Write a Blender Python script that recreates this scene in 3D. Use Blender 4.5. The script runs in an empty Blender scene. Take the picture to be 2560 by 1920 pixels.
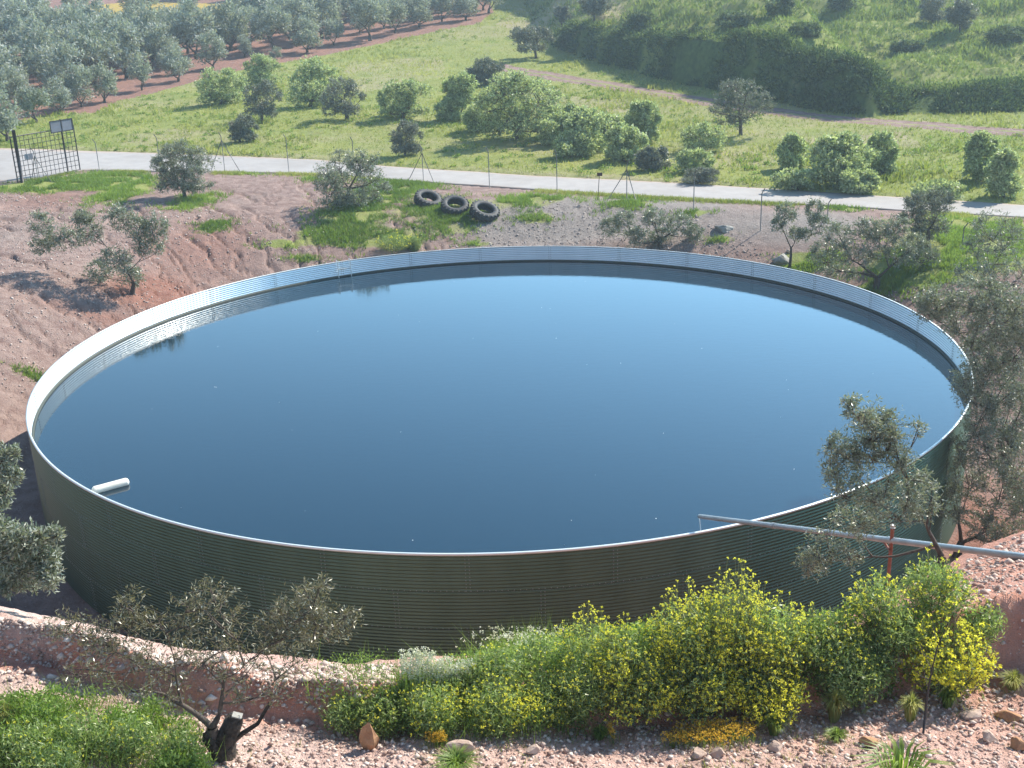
import bpy, math, random
import numpy as np
from math import radians as rad, sin, cos, pi, hypot, atan2
from mathutils import Matrix, Vector
sc = bpy.context.scene
# ---------------------------------------------------------------- camera, sky, sun, exposure
FPX, PITCH, ROLL = 2850.0, rad(19.51), rad(-2.03)
CAM = np.array([0.0, 0.0, 13.9])
F_ = np.array([0, cos(PITCH), -sin(PITCH)]); _R = np.array([1.0, 0, 0]); _U = np.cross(_R, F_)
R_ = _R*cos(ROLL)+_U*sin(ROLL); U_ = -_R*sin(ROLL)+_U*cos(ROLL)
cd = bpy.data.cameras.new('camera'); cam = bpy.data.objects.new('camera', cd); sc.collection.objects.link(cam)
cam.matrix_world = Matrix(((R_[0], U_[0], -F_[0], CAM[0]), (R_[1], U_[1], -F_[1], CAM[1]), (R_[2], U_[2], -F_[2], CAM[2]), (0, 0, 0, 1)))
cd.sensor_width = 36; cd.lens = 36*FPX/2560; cd.clip_start = .1; cd.clip_end = 3000
sc.camera = cam
SUN_AZ, SUN_EL = rad(52), rad(42)            # azimuth measured from +Y towards +X
w = bpy.data.worlds.new('World'); sc.world = w; w.use_nodes = True
nt = w.node_tree; bg = nt.nodes['Background']; sky = nt.nodes.new('ShaderNodeTexSky')
sky.sky_type = 'NISHITA'; sky.sun_disc = False; sky.sun_elevation = SUN_EL; sky.sun_rotation = SUN_AZ
sky.air_density = 1.0; sky.dust_density = .35; sky.ozone_density = 1.3; sky.altitude = 300
# the band of sky above the horizon is brighter and the zenith deeper than the clear-air model gives
tcw = nt.nodes.new('ShaderNodeTexCoord'); sxw = nt.nodes.new('ShaderNodeSeparateXYZ'); nt.links.new(tcw.outputs['Generated'], sxw.inputs[0])
rmp = nt.nodes.new('ShaderNodeValToRGB'); nt.links.new(sxw.outputs['Z'], rmp.inputs[0]); el = rmp.color_ramp.elements
el[0].position = 0.0; el[0].color = (1.05, 1.3, 1.3, 1); el[1].position = 1.0; el[1].color = (.60, .56, .52, 1)
for p_, k_ in ((.20, 1.98), (.33, 1.72), (.47, 1.42), (.62, .8)): e_ = el.new(p_); e_.color = (k_*.78, k_*1.05, k_*1.05, 1)
mlw = nt.nodes.new('ShaderNodeMix'); mlw.data_type = 'RGBA'; mlw.blend_type = 'MULTIPLY'; mlw.inputs[0].default_value = 1; nt.links.new(sky.outputs[0], mlw.inputs[6])
dtw = nt.nodes.new('ShaderNodeVectorMath'); dtw.operation = 'DOT_PRODUCT'; nt.links.new(tcw.outputs['Generated'], dtw.inputs[0]); dtw.inputs[1].default_value = (sin(SUN_AZ), cos(SUN_AZ), 0)
mrw = nt.nodes.new('ShaderNodeMapRange'); mrw.interpolation_type = 'SMOOTHSTEP'; nt.links.new(dtw.outputs['Value'], mrw.inputs[0]); mrw.inputs[1].default_value = -.6; mrw.inputs[2].default_value = .97
mxw = nt.nodes.new('ShaderNodeMix'); mxw.data_type = 'RGBA'; nt.links.new(mrw.outputs[0], mxw.inputs[0]); mxw.inputs[6].default_value = (.66, .68, .66, 1); nt.links.new(rmp.outputs[0], mxw.inputs[7]); nt.links.new(mxw.outputs[2], mlw.inputs[7])
nt.links.new(mlw.outputs[2], bg.inputs[0]); bg.inputs[1].default_value = .15
sd = bpy.data.lights.new('sun', 'SUN'); so = bpy.data.objects.new('sun', sd); sc.collection.objects.link(so)
sd.energy = 4.5; sd.angle = rad(.53); sd.color = (1, .925, .79)
sv = Vector((sin(SUN_AZ)*cos(SUN_EL), cos(SUN_AZ)*cos(SUN_EL), sin(SUN_EL)))
so.rotation_euler = sv.to_track_quat('Z', 'Y').to_euler(); so.location = (30, 30, 60)
sc.view_settings.view_transform = 'Standard'; sc.view_settings.look = 'None'
sc.view_settings.exposure = .86; sc.view_settings.gamma = 1
sc.render.engine = 'CYCLES'; sc.cycles.max_bounces = 6; sc.cycles.transparent_max_bounces = 4

rng = np.random.default_rng(7); random.seed(7)
# ---------------------------------------------------------------- helpers
def setp(o, **k):
    for a, b in k.items():
        if b is not None: o[a] = b
    return o
def tag(o, label=None, category=None, group=None, kind=None):
    return setp(o, label=label, category=category, group=group, kind=kind)
def link(o, parent=None):
    sc.collection.objects.link(o)
    if parent is not None: o.parent = parent
    return o
def empty(name, loc=(0, 0, 0), rz=0):
    o = bpy.data.objects.new(name, None); o.empty_display_size = .3
    o.location = loc; o.rotation_euler = (0, 0, rz); return link(o)
def mesh_np(name, V, F, mat, smooth=False, attrs=None):
    V = np.ascontiguousarray(V, dtype=np.float32); F = np.asarray(F, dtype=np.int32)
    me = bpy.data.meshes.new(name); n, k = F.shape
    me.vertices.add(len(V)); me.vertices.foreach_set('co', V.ravel())
    me.loops.add(n*k); me.loops.foreach_set('vertex_index', F.ravel())
    me.polygons.add(n); me.polygons.foreach_set('loop_start', np.arange(0, n*k, k, dtype=np.int32))
    me.polygons.foreach_set('loop_total', np.full(n, k, dtype=np.int32))
    if smooth: me.polygons.foreach_set('use_smooth', np.ones(n, dtype=bool))
    me.update(calc_edges=True)
    for a, val in (attrs or {}).items():
        at = me.attributes.new(a, 'FLOAT', 'POINT'); at.data.foreach_set('value', np.ascontiguousarray(val, dtype=np.float32))
    me.materials.append(mat); me.validate(); return me
def obj_np(name, V, F, mat, parent=None, smooth=False, attrs=None, loc=None):
    o = bpy.data.objects.new(name, mesh_np(name, V, F, mat, smooth, attrs))
    if loc is not None: o.location = loc
    return link(o, parent)
class MB:
    def __init__(s): s.v = []; s.f = []
    def add(s, V, F):
        b = len(s.v); s.v += [tuple(p) for p in V]; s.f += [tuple(i+b for i in q) for q in F]
    def box(s, c, d, M=None):
        x, y, z = [q/2 for q in d]
        V = [Vector((a*x, b*y, e*z)) for a in (-1, 1) for b in (-1, 1) for e in (-1, 1)]
        if M is not None: V = [M @ q for q in V]
        s.add([Vector(c)+q for q in V], [(0, 1, 3, 2), (4, 6, 7, 5), (0, 4, 5, 1), (2, 3, 7, 6), (0, 2, 6, 4), (1, 5, 7, 3)])
    def tube(s, pts, r, n=8, cap=True):
        pts = [Vector(p) for p in pts]; rs = r if isinstance(r, (list, tuple)) else [r]*len(pts)
        b = len(s.v); up = Vector((.13, .37, .92)) 
        for i, p in enumerate(pts):
            t = (pts[min(i+1, len(pts)-1)]-pts[max(i-1, 0)]).normalized()
            a = t.cross(up)
            if a.length < .1: a = t.cross(Vector((1, 0, 0)))
            a.normalize(); c = t.cross(a)
            for k in range(n):
                q = 2*pi*k/n; s.v.append(tuple(p+(a*cos(q)+c*sin(q))*rs[i]))
        for i in range(len(pts)-1):
            for k in range(n):
                k2 = (k+1) % n; s.f.append((b+i*n+k, b+i*n+k2, b+(i+1)*n+k2, b+(i+1)*n+k))
        if cap:
            s.f.append(tuple(b+k for k in range(n))); s.f.append(tuple(b+(len(pts)-1)*n+n-1-k for k in range(n)))
    def build(s, name, mat, parent=None, smooth=False, loc=None):
        me = bpy.data.meshes.new(name); me.from_pydata(s.v, [], s.f); me.validate()
        if smooth: me.polygons.foreach_set('use_smooth', [True]*len(me.polygons))
        me.materials.append(mat); o = bpy.data.objects.new(name, me)
        if loc is not None: o.location = loc
        return link(o, parent)
def nrm(a): return a/np.maximum(np.linalg.norm(a, axis=-1, keepdims=True), 1e-9)
def quads(P, D, L, W, r, vlo=0, vhi=1):
    n = len(P); D = nrm(D); A = nrm(np.cross(D, r.normal(size=(n, 3)))); L = np.asarray(L)*np.ones(n); W = np.asarray(W)*np.ones(n)
    L = L[:, None]; W = W[:, None]; m = P+D*L*.5
    V = np.stack([P, m+A*W*.5, P+D*L, m-A*W*.5], 1).reshape(-1, 3); Fq_ = np.arange(n*4).reshape(n, 4)
    return V, Fq_, np.repeat(r.uniform(vlo, vhi, n), 4)
# ---- noise
def _h(ix, iy, s):
    a = (ix.astype(np.int64)*374761393+iy.astype(np.int64)*668265263+s*1442695041) & 0xffffffff
    a = ((a ^ (a >> 13))*1274126177) & 0xffffffff; a = (a ^ (a >> 16)) & 0xffff
    return a/65535.0
def vn(x, y, s=0):
    ix = np.floor(x); iy = np.floor(y); fx = x-ix; fy = y-iy
    fx = fx*fx*fx*(fx*(fx*6-15)+10); fy = fy*fy*fy*(fy*(fy*6-15)+10)
    a, b, c, d = _h(ix, iy, s), _h(ix+1, iy, s), _h(ix, iy+1, s), _h(ix+1, iy+1, s)
    return (a*(1-fx)+b*fx)*(1-fy)+(c*(1-fx)+d*fx)*fy
def fbm(x, y, s=0, o=3):
    t = 0; a = .5; 
    for k in range(o): t = t+a*(vn(x*2**k+17.3*k, y*2**k-9.1*k, s+k)-.5)*2; a *= .5
    return t
def sst(a, b, x):
    t = np.clip((x-a)/(b-a), 0, 1); return t*t*(3-2*t)
# ---------------------------------------------------------------- the lie of the land
TC = np.array([-.34, 33.3]); TR = 13.5; RIM = 3.4; WATER = 2.78
def rays(px, py):
    px = np.atleast_1d(np.asarray(px, float)); py = np.atleast_1d(np.asarray(py, float))
    return F_[None]+((px-1280)/FPX)[:, None]*R_[None]+((960-py)/FPX)[:, None]*U_[None]
def on_z(px, py, z):
    d = rays(px, py)[0]; return CAM+d*((z-CAM[2])/d[2])
def road_z(x): return 3.55-.022*np.clip(x, -30, 40)
def _edge(pts):
    o = []
    for q in pts:
        z = 3.55
        for _ in range(4): P = on_z(q[0], q[1], z); z = float(road_z(P[0]))
        o.append(P[:2])
    o = np.array(o); return o[np.argsort(o[:, 0])]
NEAR = _edge([(0, 458), (115, 446), (202, 426), (381, 430), (563, 431), (778, 435), (1161, 463), (1355, 476), (1710, 497), (2069, 514), (2244, 526), (2560, 544)])
FAR = _edge([(0, 371), (198, 377), (381, 383), (544, 389), (797, 400), (967, 416), (1355, 441), (1710, 459), (2244, 493), (2560, 513)])
def ext(E, x):
    y = np.interp(x, E[:, 0], E[:, 1])
    s1 = (E[-1, 1]-E[-3, 1])/(E[-1, 0]-E[-3, 0])
    return y+np.where(x > E[-1, 0], (x-E[-1, 0])*s1, 0)+np.where(x < E[0, 0], (x-E[0, 0])*-.1, 0)
def ynear(x): return ext(NEAR, x)
def yfar(x): return ext(FAR, x)
PH = np.array([-90, -28, -19.5, -9.7, 4.3, 15.9, 24.2, 27.5, 90.]); DB = np.array([12.4, 12.2, 10.5, 9.5, 9.33, 9.9, 10.7, 11.3, 12])
FHp = np.array([-90, -28, -10, 5, 16, 22, 30, 90.]); FHv = np.array([.45, .42, .36, .33, .42, .75, .9, .9])
PC = np.array([-90, -27.3, -22, -18, -10.3, 1.7, 9, 19, 22.5, 26.4, 90]); DC = np.array([17.6, 17.4, 15.7, 14.8, 13.9, 13.7, 14, 15.3, 17, 18.9, 20.])
def ybank(x, y):
    return np.interp(x, BANK[0], BANK[1])+2.4*fbm(x*.13, x*0+1, 61, 2)-1.7*(1-np.abs(2*vn(x*.21+.3, x*0, 68)-1))**2+1.+.6*fbm(x*.55, x*0+2, 62, 2)
BANK = None
def H(x, y):
    x = np.asarray(x, float); y = np.asarray(y, float)
    rho = np.hypot(x-TC[0], y-TC[1])-TR
    # near slope
    d = np.hypot(x, y)+1e-6; ph = np.degrees(np.arctan2(x, np.maximum(y, .01)))
    wob = .20*fbm(ph*.22, d*0+3, 11, 2)-.0+.11*fbm(x*1.5, y*1.5, 5, 3)+.05*fbm(x*4.5, y*4.5, 6, 2)
    db = np.interp(ph, PH, DB)+wob; dc = np.interp(ph, PC, DC); fh = np.interp(ph, FHp, FHv)*(1+.35*fbm(ph*.3, d*0, 4, 2))
    z = np.where(d < 4, 12.2-.825*d, np.where(d < 7, 8.9-(d-4)*.45, 7.55-(d-7)*.5/np.maximum(db-7.05, 1)))
    zt = 7.05+fh
    up = sst(db-.06, db+.30, d)
    tt = np.clip((d-db-.22)/np.maximum(dc-db-.22, 1), 0, 1)
    z2 = zt+(5.0-zt)*(tt**1.12)
    z = np.where(d < db-.06, z, z*(1-up)+z2*up)
    xc = dc*np.sin(np.radians(ph)); yc = dc*np.cos(np.radians(ph)); rc = np.maximum(np.hypot(xc-TC[0], yc-TC[1])-TR, 2.6)
    zz = 5.0*np.clip((rho-1.5)/(rc-1.5), 0, 1)**1.1
    z = np.where(d > dc, np.minimum(zz, 5.0), z)
    nearz = z+.05*fbm(x*.9, y*.9, 21, 2)*sst(2, 7, d)+.055*fbm(x*2.7, y*2.7, 23, 4)+.05*np.abs(fbm(x*8, y*8, 25, 3))
    # far side
    yn = ynear(x); yf = yfar(x); rz = road_z(x)
    rp = np.maximum(rho-1.3, 0); e = np.maximum(yn-.6-y, 0); t = rp/(rp+e+1e-6)
    S = 1-(1-np.clip(rp/8.5, 0, 1))**1.7; S = np.maximum(S*(1-.0*t), 0)
    S = S*(1-.12*sst(0, 1, e/14)); S = np.where(e < 3, S+(1-S)*(1-e/3), S)
    th = np.arctan2(y-TC[1], x-TC[0])
    wr = th*TR+.55*fbm(x*.5, y*.5, 31, 3)
    rill = (1-np.abs(2*vn(wr*1.25, rho*.12, 33)-1))**14+.55*(1-np.abs(2*vn(wr*2.6+4, rho*.2, 35)-1))**16
    rm = sst(.5, 3, rho)*sst(0, 2.5, e)*np.where(x < -3, 1, .25)
    bas = -.9*np.exp(-(((x+13)/5.5)**2+((y-49)/4.0)**2))
    slope = rz*S+(bas*.8-.17*rill*rm+.12*fbm(x*.22, y*.22, 41, 2)+.045*fbm(x*3.0, y*3.0, 43, 4))*sst(.2, 2, rho)*sst(0, 1.5, e)
    slope = slope+.75*np.exp(-(((x+12.8)/1.7)**2+((y-44.2)/1.5)**2))+.35*np.exp(-(((x-1.5)/6)**2+((y-51.2)/.9)**2))
    s = y-yf
    s2 = np.minimum(s, 125); m = rz+.055*np.maximum(s2, 0)+.0003*np.maximum(s2-10, 0)**2+np.maximum(s-125, 0)*.02+(.32*fbm(x*.07, y*.07, 51, 3)+.07*fbm(x*.7, y*.7, 53, 2)+.05*np.abs(fbm(x*2., y*2., 55, 2)))*sst(0, 5, s)+.07*sst(0.,.4,s)
    if BANK is not None:
        bx, by, bh = BANK
        yb = ybank(x, y); hb = np.interp(x, bx, bh)
        g = y-yb; on = sst(bx[0], bx[0]+5, x)
        m = m+on*(hb*sst(-.3, 2.0, g)*(1+.5*fbm(x*.2, y*.3, 64, 3))+np.clip(g-4, 0, 45)*.08+.0012*np.clip(g-4, 0, 45)**2
                  + (.75*fbm(x*.16, y*.16, 63, 3)+.25*np.abs(fbm(x*.9, y*.9, 65, 3)))*sst(0, 6, g))
    farz = np.where(y < yn-.0, slope, np.where(s < 0, rz-.06, m))
    wn = 1-sst(17, 24, y); z = nearz*wn+farz*(1-wn)
    z = np.where(rho < .9, -.02+(z+.02)*sst(.3, .9, rho), z)
    return z
_TT = np.geomspace(6, 420, 260)
def G(px, py):
    d = rays(px, py); out = []
    for c in range(0, len(d), 400):
        e = d[c:c+400]; P = CAM+e[:, None]*_TT[None, :, None]; b = P[..., 2] < H(P[..., 0], P[..., 1]); b[:, 0] = False; b[:, -1] = True
        k = b.argmax(1); lo = _TT[k-1]; hi = _TT[k]
        for _ in range(12):
            m = (lo+hi)/2; P = CAM+e*m[:, None]; q = P[:, 2] < H(P[:, 0], P[:, 1]); hi = np.where(q, m, hi); lo = np.where(q, lo, m)
        out.append(CAM+e*hi[:, None])
    return np.concatenate(out)
def G1(px, py): return G([px], [py])[0]
def H1(x, y): return float(H(np.array([x]), np.array([y]))[0])
_bb = [(1330, 92, 5), (1385, 112, 40), (1450, 140, 70), (1520, 163, 92), (1700, 215, 120), (1850, 240, 132), (1990, 262, 145), (2100, 278, 130), (2180, 287, 112), (2240, 287, 60), (2290, 286, 38), (2400, 282, 58), (2560, 280, 45)]
_pb = G([b[0] for b in _bb], [b[1] for b in _bb])
BANK = (np.concatenate([_pb[:, 0], [_pb[-1, 0]+40]]), np.concatenate([_pb[:, 1], [_pb[-1, 1]-8]]),
        np.concatenate([[max(b[2]*float((_pb[i]-CAM) @ F_)/FPX*.92-.35, .1) for i, b in enumerate(_bb)], [2.]]))
def inpoly(x, y, P):
    c = np.zeros(x.shape, bool); n = len(P); j = n-1
    for i in range(n):
        xi, yi = P[i][:2]; xj, yj = P[j][:2]
        if yi != yj: c ^= ((yi > y) != (yj > y)) & (x < (xj-xi)*(y-yi)/(yj-yi)+xi)
        j = i
    return c
def region(pts):
    a = np.array(pts, float); return G(a[:, 0], a[:, 1])[:, :2]
def scatter(poly, n, r=rng):
    lo = poly.min(0); hi = poly.max(0); X = r.uniform(lo, hi, (int(n), 2)); return X[inpoly(X[:, 0], X[:, 1], poly)]
def hpx(P, dpx):       # metres spanned upright at P by dpx photo pixels
    dv = np.asarray(P)-CAM; dep = float(dv @ F_); el = atan2(-dv[2], hypot(dv[0], dv[1])); return dpx*dep/FPX/cos(el)
def wpx(P, dpx): return dpx*float((np.asarray(P)-CAM) @ F_)/FPX

# ---------------------------------------------------------------- materials
def mat(name, base=(.5, .5, .5), rough=.8, metal=0.0, spec=None):
    m = bpy.data.materials.new(name); m.use_nodes = True; b = m.node_tree.nodes['Principled BSDF']
    b.inputs['Base Color'].default_value = (*base, 1); b.inputs['Roughness'].default_value = rough; b.inputs['Metallic'].default_value = metal
    if spec is not None: b.inputs['Specular IOR Level'].default_value = spec
    return m
class NT:
    def __init__(s, m): s.t = m.node_tree; s.b = s.t.nodes['Principled BSDF']
    def n(s, k, **p):
        q = s.t.nodes.new(k)
        for a, v in p.items(): setattr(q, a, v)
        return q
    def l(s, a, b): s.t.links.new(a, b)
    def noise(s, scale, detail=3, rough=.5, vec=None):
        q = s.n('ShaderNodeTexNoise'); q.inputs['Scale'].default_value = scale; q.inputs['Detail'].default_value = detail; q.inputs['Roughness'].default_value = rough
        if vec is not None: s.l(vec, q.inputs['Vector'])
        return q.outputs[0]
    def attr(s, name): return s.n('ShaderNodeAttribute', attribute_name=name).outputs['Fac']
    def math(s, op, a, b=None, clamp=False):
        q = s.n('ShaderNodeMath', operation=op, use_clamp=clamp)
        for i, v in enumerate((a, b)):
            if v is None: continue
            if isinstance(v, (int, float)): q.inputs[i].default_value = v
            else: s.l(v, q.inputs[i])
        return q.outputs[0]
    def map(s, v, a, b, c=0, d=1):
        q = s.n('ShaderNodeMapRange', clamp=True); s.l(v, q.inputs[0])
        for i, x in enumerate((a, b, c, d)): q.inputs[i+1].default_value = x
        return q.outputs[0]
    def mix(s, f, a, b, mode='MIX'):
        q = s.n('ShaderNodeMix', data_type='RGBA', blend_type=mode)
        for i, v in ((0, f), (6, a), (7, b)):
            if isinstance(v, tuple): q.inputs[i].default_value = (*v, 1)
            elif isinstance(v, (int, float)): q.inputs[i].default_value = v
            else: s.l(v, q.inputs[i])
        return q.outputs[2]
    def bump(s, h, strength=.5, dist=.05):
        q = s.n('ShaderNodeBump'); q.inputs['Strength'].default_value = strength; q.inputs['Distance'].default_value = dist
        s.l(h, q.inputs['Height']); s.l(q.outputs[0], s.b.inputs['Normal']); return q
def world_vec(n):
    g = n.n('ShaderNodeNewGeometry'); return g.outputs['Position']

def m_ground():
    m = mat('ground_soil', rough=.95, spec=.2); n = NT(m); P = world_vec(n)
    big = n.noise(.35, 4, .6, P); mid = n.noise(2.2, 4, .6, P); fine = n.noise(14, 4, .7, P); vf = n.noise(55, 3, .7, P)
    ns = n.mix(n.map(mid, .35, .65), (.235, .155, .137), (.35, .26, .232))
    red = n.mix(n.map(mid, .3, .7), (.22, .10, .075), (.33, .175, .135))
    c = n.mix(n.map(n.math('ADD', n.attr('rd'), n.math('MULTIPLY', n.math('SUBTRACT', mid, .5), .9)), .2, .8), ns, red)
    grey = n.mix(n.map(fine, .3, .7), (.215, .19, .178), (.34, .30, .28))
    c = n.mix(n.map(n.math('ADD', n.attr('gy'), n.math('MULTIPLY', n.math('SUBTRACT', big, .5), .7)), .25, .75), c, grey)
    c = n.mix(n.map(fine, .35, .75, 0, .45), c, n.mix(1.0, c, (1.35, 1.3, 1.25), 'MULTIPLY'))
    v = n.n('ShaderNodeTexVoronoi'); v.inputs['Scale'].default_value = 7.; n.l(P, v.inputs['Vector'])
    peb = n.math('LESS_THAN', v.outputs['Distance'], .17)
    v2 = n.n('ShaderNodeTexVoronoi'); v2.inputs['Scale'].default_value = 19.; n.l(P, v2.inputs['Vector'])
    peb2 = n.math('LESS_THAN', v2.outputs['Distance'], .2)
    pk = n.math('MULTIPLY', n.math('MAXIMUM', peb, peb2), n.map(fine, .48, .6, 0, .75))
    c = n.mix(pk, c, (.56, .46, .41))
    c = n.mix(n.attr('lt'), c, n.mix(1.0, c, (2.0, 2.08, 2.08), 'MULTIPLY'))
    gn = n.noise(1.1, 5, .65, P)
    gA = n.mix(n.map(big, .35, .65), (.30, .33, .085), (.20, .27, .06)); gB = (.40, .37, .17)
    gc = n.mix(n.map(n.math('ADD', n.attr('dr'), n.math('MULTIPLY', n.math('SUBTRACT', gn, .5), 1.1)), .35, .95), gA, (.42, .36, .24))
    gc = n.mix(n.map(fine, .3, .7, 0, .45), gc, gB)
    gc = n.mix(n.map(vf, .35, .75, .0, .30), gc, (.10, .15, .03))
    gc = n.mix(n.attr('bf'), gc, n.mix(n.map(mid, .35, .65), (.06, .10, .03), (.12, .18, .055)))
    gm = n.map(n.math('ADD', n.attr('ga'), n.math('MULTIPLY', n.math('SUBTRACT', gn, .5), .8)), .42, .6)
    c = n.mix(gm, c, gc)
    yl = n.math('MULTIPLY', n.attr('yl'), n.map(fine, .42, .55)); c = n.mix(yl, c, (.62, .42, .06))
    n.l(c, n.b.inputs['Base Color'])
    h = n.math('ADD', n.math('MULTIPLY', mid, .5), n.math('ADD', n.math('MULTIPLY', fine, .35), n.math('ADD', n.math('MULTIPLY', vf, .12), n.math('MULTIPLY', pk, .12))))
    n.bump(h, .9, .22); return m
def m_leaf(name, dark, light, rough=.45, trans=.35, spec=.5, back=None):
    m = mat(name, rough=rough, spec=spec); n = NT(m)
    c = n.mix(n.attr('v'), dark, light); oi = n.n('ShaderNodeObjectInfo'); c = n.mix(n.map(oi.outputs['Random'], 0, 1, 0, .45), c, n.mix(1.0, c, (.70, .74, .66), 'MULTIPLY'))
    if back is not None:
        g = n.n('ShaderNodeNewGeometry'); c = n.mix(n.math('MULTIPLY', g.outputs['Backfacing'], .8), c, back)
    n.l(c, n.b.inputs['Base Color'])
    t = n.n('ShaderNodeBsdfTranslucent'); n.l(n.mix(1.0, c, (1.25, 1.35, .7), 'MULTIPLY'), t.inputs[0])
    mx = n.n('ShaderNodeMixShader'); mx.inputs[0].default_value = trans
    n.l(n.b.outputs[0], mx.inputs[1]); n.l(t.outputs[0], mx.inputs[2])
    n.l(mx.outputs[0], n.t.nodes['Material Output'].inputs[0]); return m
def m_noisy(name, a, b, scale=8, rough=.8, metal=0, bump=.3, dist=.02, spec=None):
    m = mat(name, rough=rough, metal=metal, spec=spec); n = NT(m); P = world_vec(n)
    f = n.noise(scale, 5, .6, P); n.l(n.mix(n.map(f, .3, .7), a, b), n.b.inputs['Base Color']); n.bump(f, bump, dist); return m
M = {}
M['ground'] = m_ground()
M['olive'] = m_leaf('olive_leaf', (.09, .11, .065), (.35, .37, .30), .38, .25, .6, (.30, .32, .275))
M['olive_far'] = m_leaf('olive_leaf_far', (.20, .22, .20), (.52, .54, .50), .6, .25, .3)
M['olive_near'] = m_leaf('olive_leaf_brown', (.06, .06, .028), (.24, .21, .12), .3, .22, .7, (.24, .22, .15))
M['dark_olive'] = m_leaf('dark_olive_leaf', (.12, .13, .11), (.33, .34, .29), .5, .2, .4)
M['fig'] = m_leaf('pale_green_leaf', (.20, .255, .12), (.68, .72, .47), .5, .35, .3)
M['green'] = m_leaf('green_leaf', (.09, .16, .035), (.34, .44, .12), .45, .45, .4)
M['grass'] = m_leaf('grass_blade', (.17, .23, .04), (.56, .53, .24), .6, .4, .2)
M['dgrass'] = m_leaf('bank_grass_blade', (.11, .17, .045), (.36, .41, .17), .6, .35, .2)
M['bark'] = m_noisy('olive_bark', (.045, .036, .03), (.14, .11, .09), 18, .9)
M['mleaf'] = m_leaf('mustard_leaf', (.10, .16, .05), (.46, .54, .24), .4, .42, .5)
M['stem'] = mat('green_stem', (.16, .19, .08), .7)
M['hillbush'] = m_leaf('hill_bush_leaf', (.07, .10, .045), (.26, .31, .17), .6, .2, .2)
M['facegrass'] = m_leaf('bank_face_leaf', (.05, .085, .035), (.17, .23, .09), .7, .15, .1)
M['yellow'] = m_leaf('yellow_petal', (.78, .68, .06), (.92, .86, .20), .6, .5, .2)
M['orange'] = m_leaf('orange_petal', (.70, .40, .05), (.85, .60, .12), .6, .35, .2)
M['white'] = m_leaf('white_petal', (.70, .66, .62), (.86, .84, .80), .6, .3, .2)
M['road'] = m_noisy('concrete_road', (.345, .325, .325), (.40, .38, .38), .6, .85, 0, .1, .01)
n_ = NT(M['road']); P_ = world_vec(n_); f_ = n_.noise(1.2, 6, .7, P_); g_ = n_.noise(.25, 4, .6, P_); c_ = n_.mix(n_.map(f_, .35, .7), (.33, .31, .305), (.40, .38, .37)); c_ = n_.mix(n_.map(g_, .45, .65, 0, .5), c_, (.28, .255, .24))
n_.l(n_.mix(n_.map(n_.math('ADD', n_.attr('e'), n_.math('MULTIPLY', n_.math('SUBTRACT', f_, .5), 1.6)), .5, 1.0, 0, .85), c_, (.30, .22, .18)), n_.b.inputs['Base Color'])
M['stone'] = m_noisy('pink_stone', (.36, .25, .20), (.56, .43, .36), 9, .85, 0, .5, .03)
M['redstone'] = m_noisy('orange_stone', (.30, .14, .07), (.46, .27, .15), 9, .85, 0, .6, .04)
M['greystone'] = m_noisy('grey_stone', (.22, .21, .19), (.40, .38, .35), 6, .85, 0, .5, .04)
M['tyre'] = m_noisy('weathered_rubber', (.022, .023, .025), (.085, .085, .09), 12, .7, 0, .3, .01)
M['iron'] = mat('dark_iron', (.035, .03, .035), .5, .3)
M['post'] = mat('galvanised_post', (.17, .17, .17), .55, .6)
M['signgrey'] = m_noisy('blank_sign_sheet', (.10, .11, .14), (.15, .16, .20), 2, .5)
M['rust'] = m_noisy('rusty_orange_paint', (.20, .065, .04), (.30, .11, .07), 14, .7)
M['pipe'] = m_noisy('galvanised_pipe', (.34, .35, .36), (.46, .47, .48), 5, .45, .5, .1, .01)
M['foam'] = m_noisy('weathered_white_plastic', (.66, .62, .53), (.80, .77, .70), 6, .6)
def m_zinc(name, a, b, rough, metal):
    m = mat(name, rough=rough, metal=metal); n = NT(m); P = world_vec(n)
    mp = n.n('ShaderNodeMapping'); mp.inputs['Scale'].default_value = (1, 1, .25); n.l(P, mp.inputs[0])
    f = n.noise(1.4, 5, .6, mp.outputs[0]); cc = n.mix(n.map(f, .3, .7), a, b); n.l(n.mix(n.math('MULTIPLY', n.attr('pn'), .5), cc, n.mix(1.0, cc, (.62, .62, .60), 'MULTIPLY')), n.b.inputs['Base Color'])
    n.l(n.map(f, .3, .7, rough-.05, rough+.07), n.b.inputs['Roughness']); return m
M['zinc_shaded'] = m_zinc('galvanised_sheet_shaded', (.075, .115, .074), (.11, .16, .108), .46, .75)  # outer copy of the zinc: wall shade and green reflections put into base colour
M['zinc_lit'] = m_zinc('galvanised_sheet_lit', (.80, .86, .90), (.90, .95, .98), .36, .55)  # inner copy of the same zinc: bluish sky brightness put into base colour
M['rim'] = mat('galvanised_rim', (.72, .73, .72), .4, .5)
M['liner'] = mat('dark_liner', (.05, .055, .04), .6)
def m_water():
    m = mat('pond_water', (.002, .016, .030), .02); n = NT(m); n.b.inputs['IOR'].default_value = 1.55
    P = world_vec(n); mp = n.n('ShaderNodeMapping'); mp.inputs['Scale'].default_value = (1, 2.2, 1); n.l(P, mp.inputs[0])
    f = n.noise(2.6, 4, .55, mp.outputs[0]); f2 = n.noise(14, 2, .5, mp.outputs[0])
    n.bump(n.math('ADD', f, n.math('MULTIPLY', f2, .3)), .07, .02); return m
M['water'] = m_water()
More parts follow.
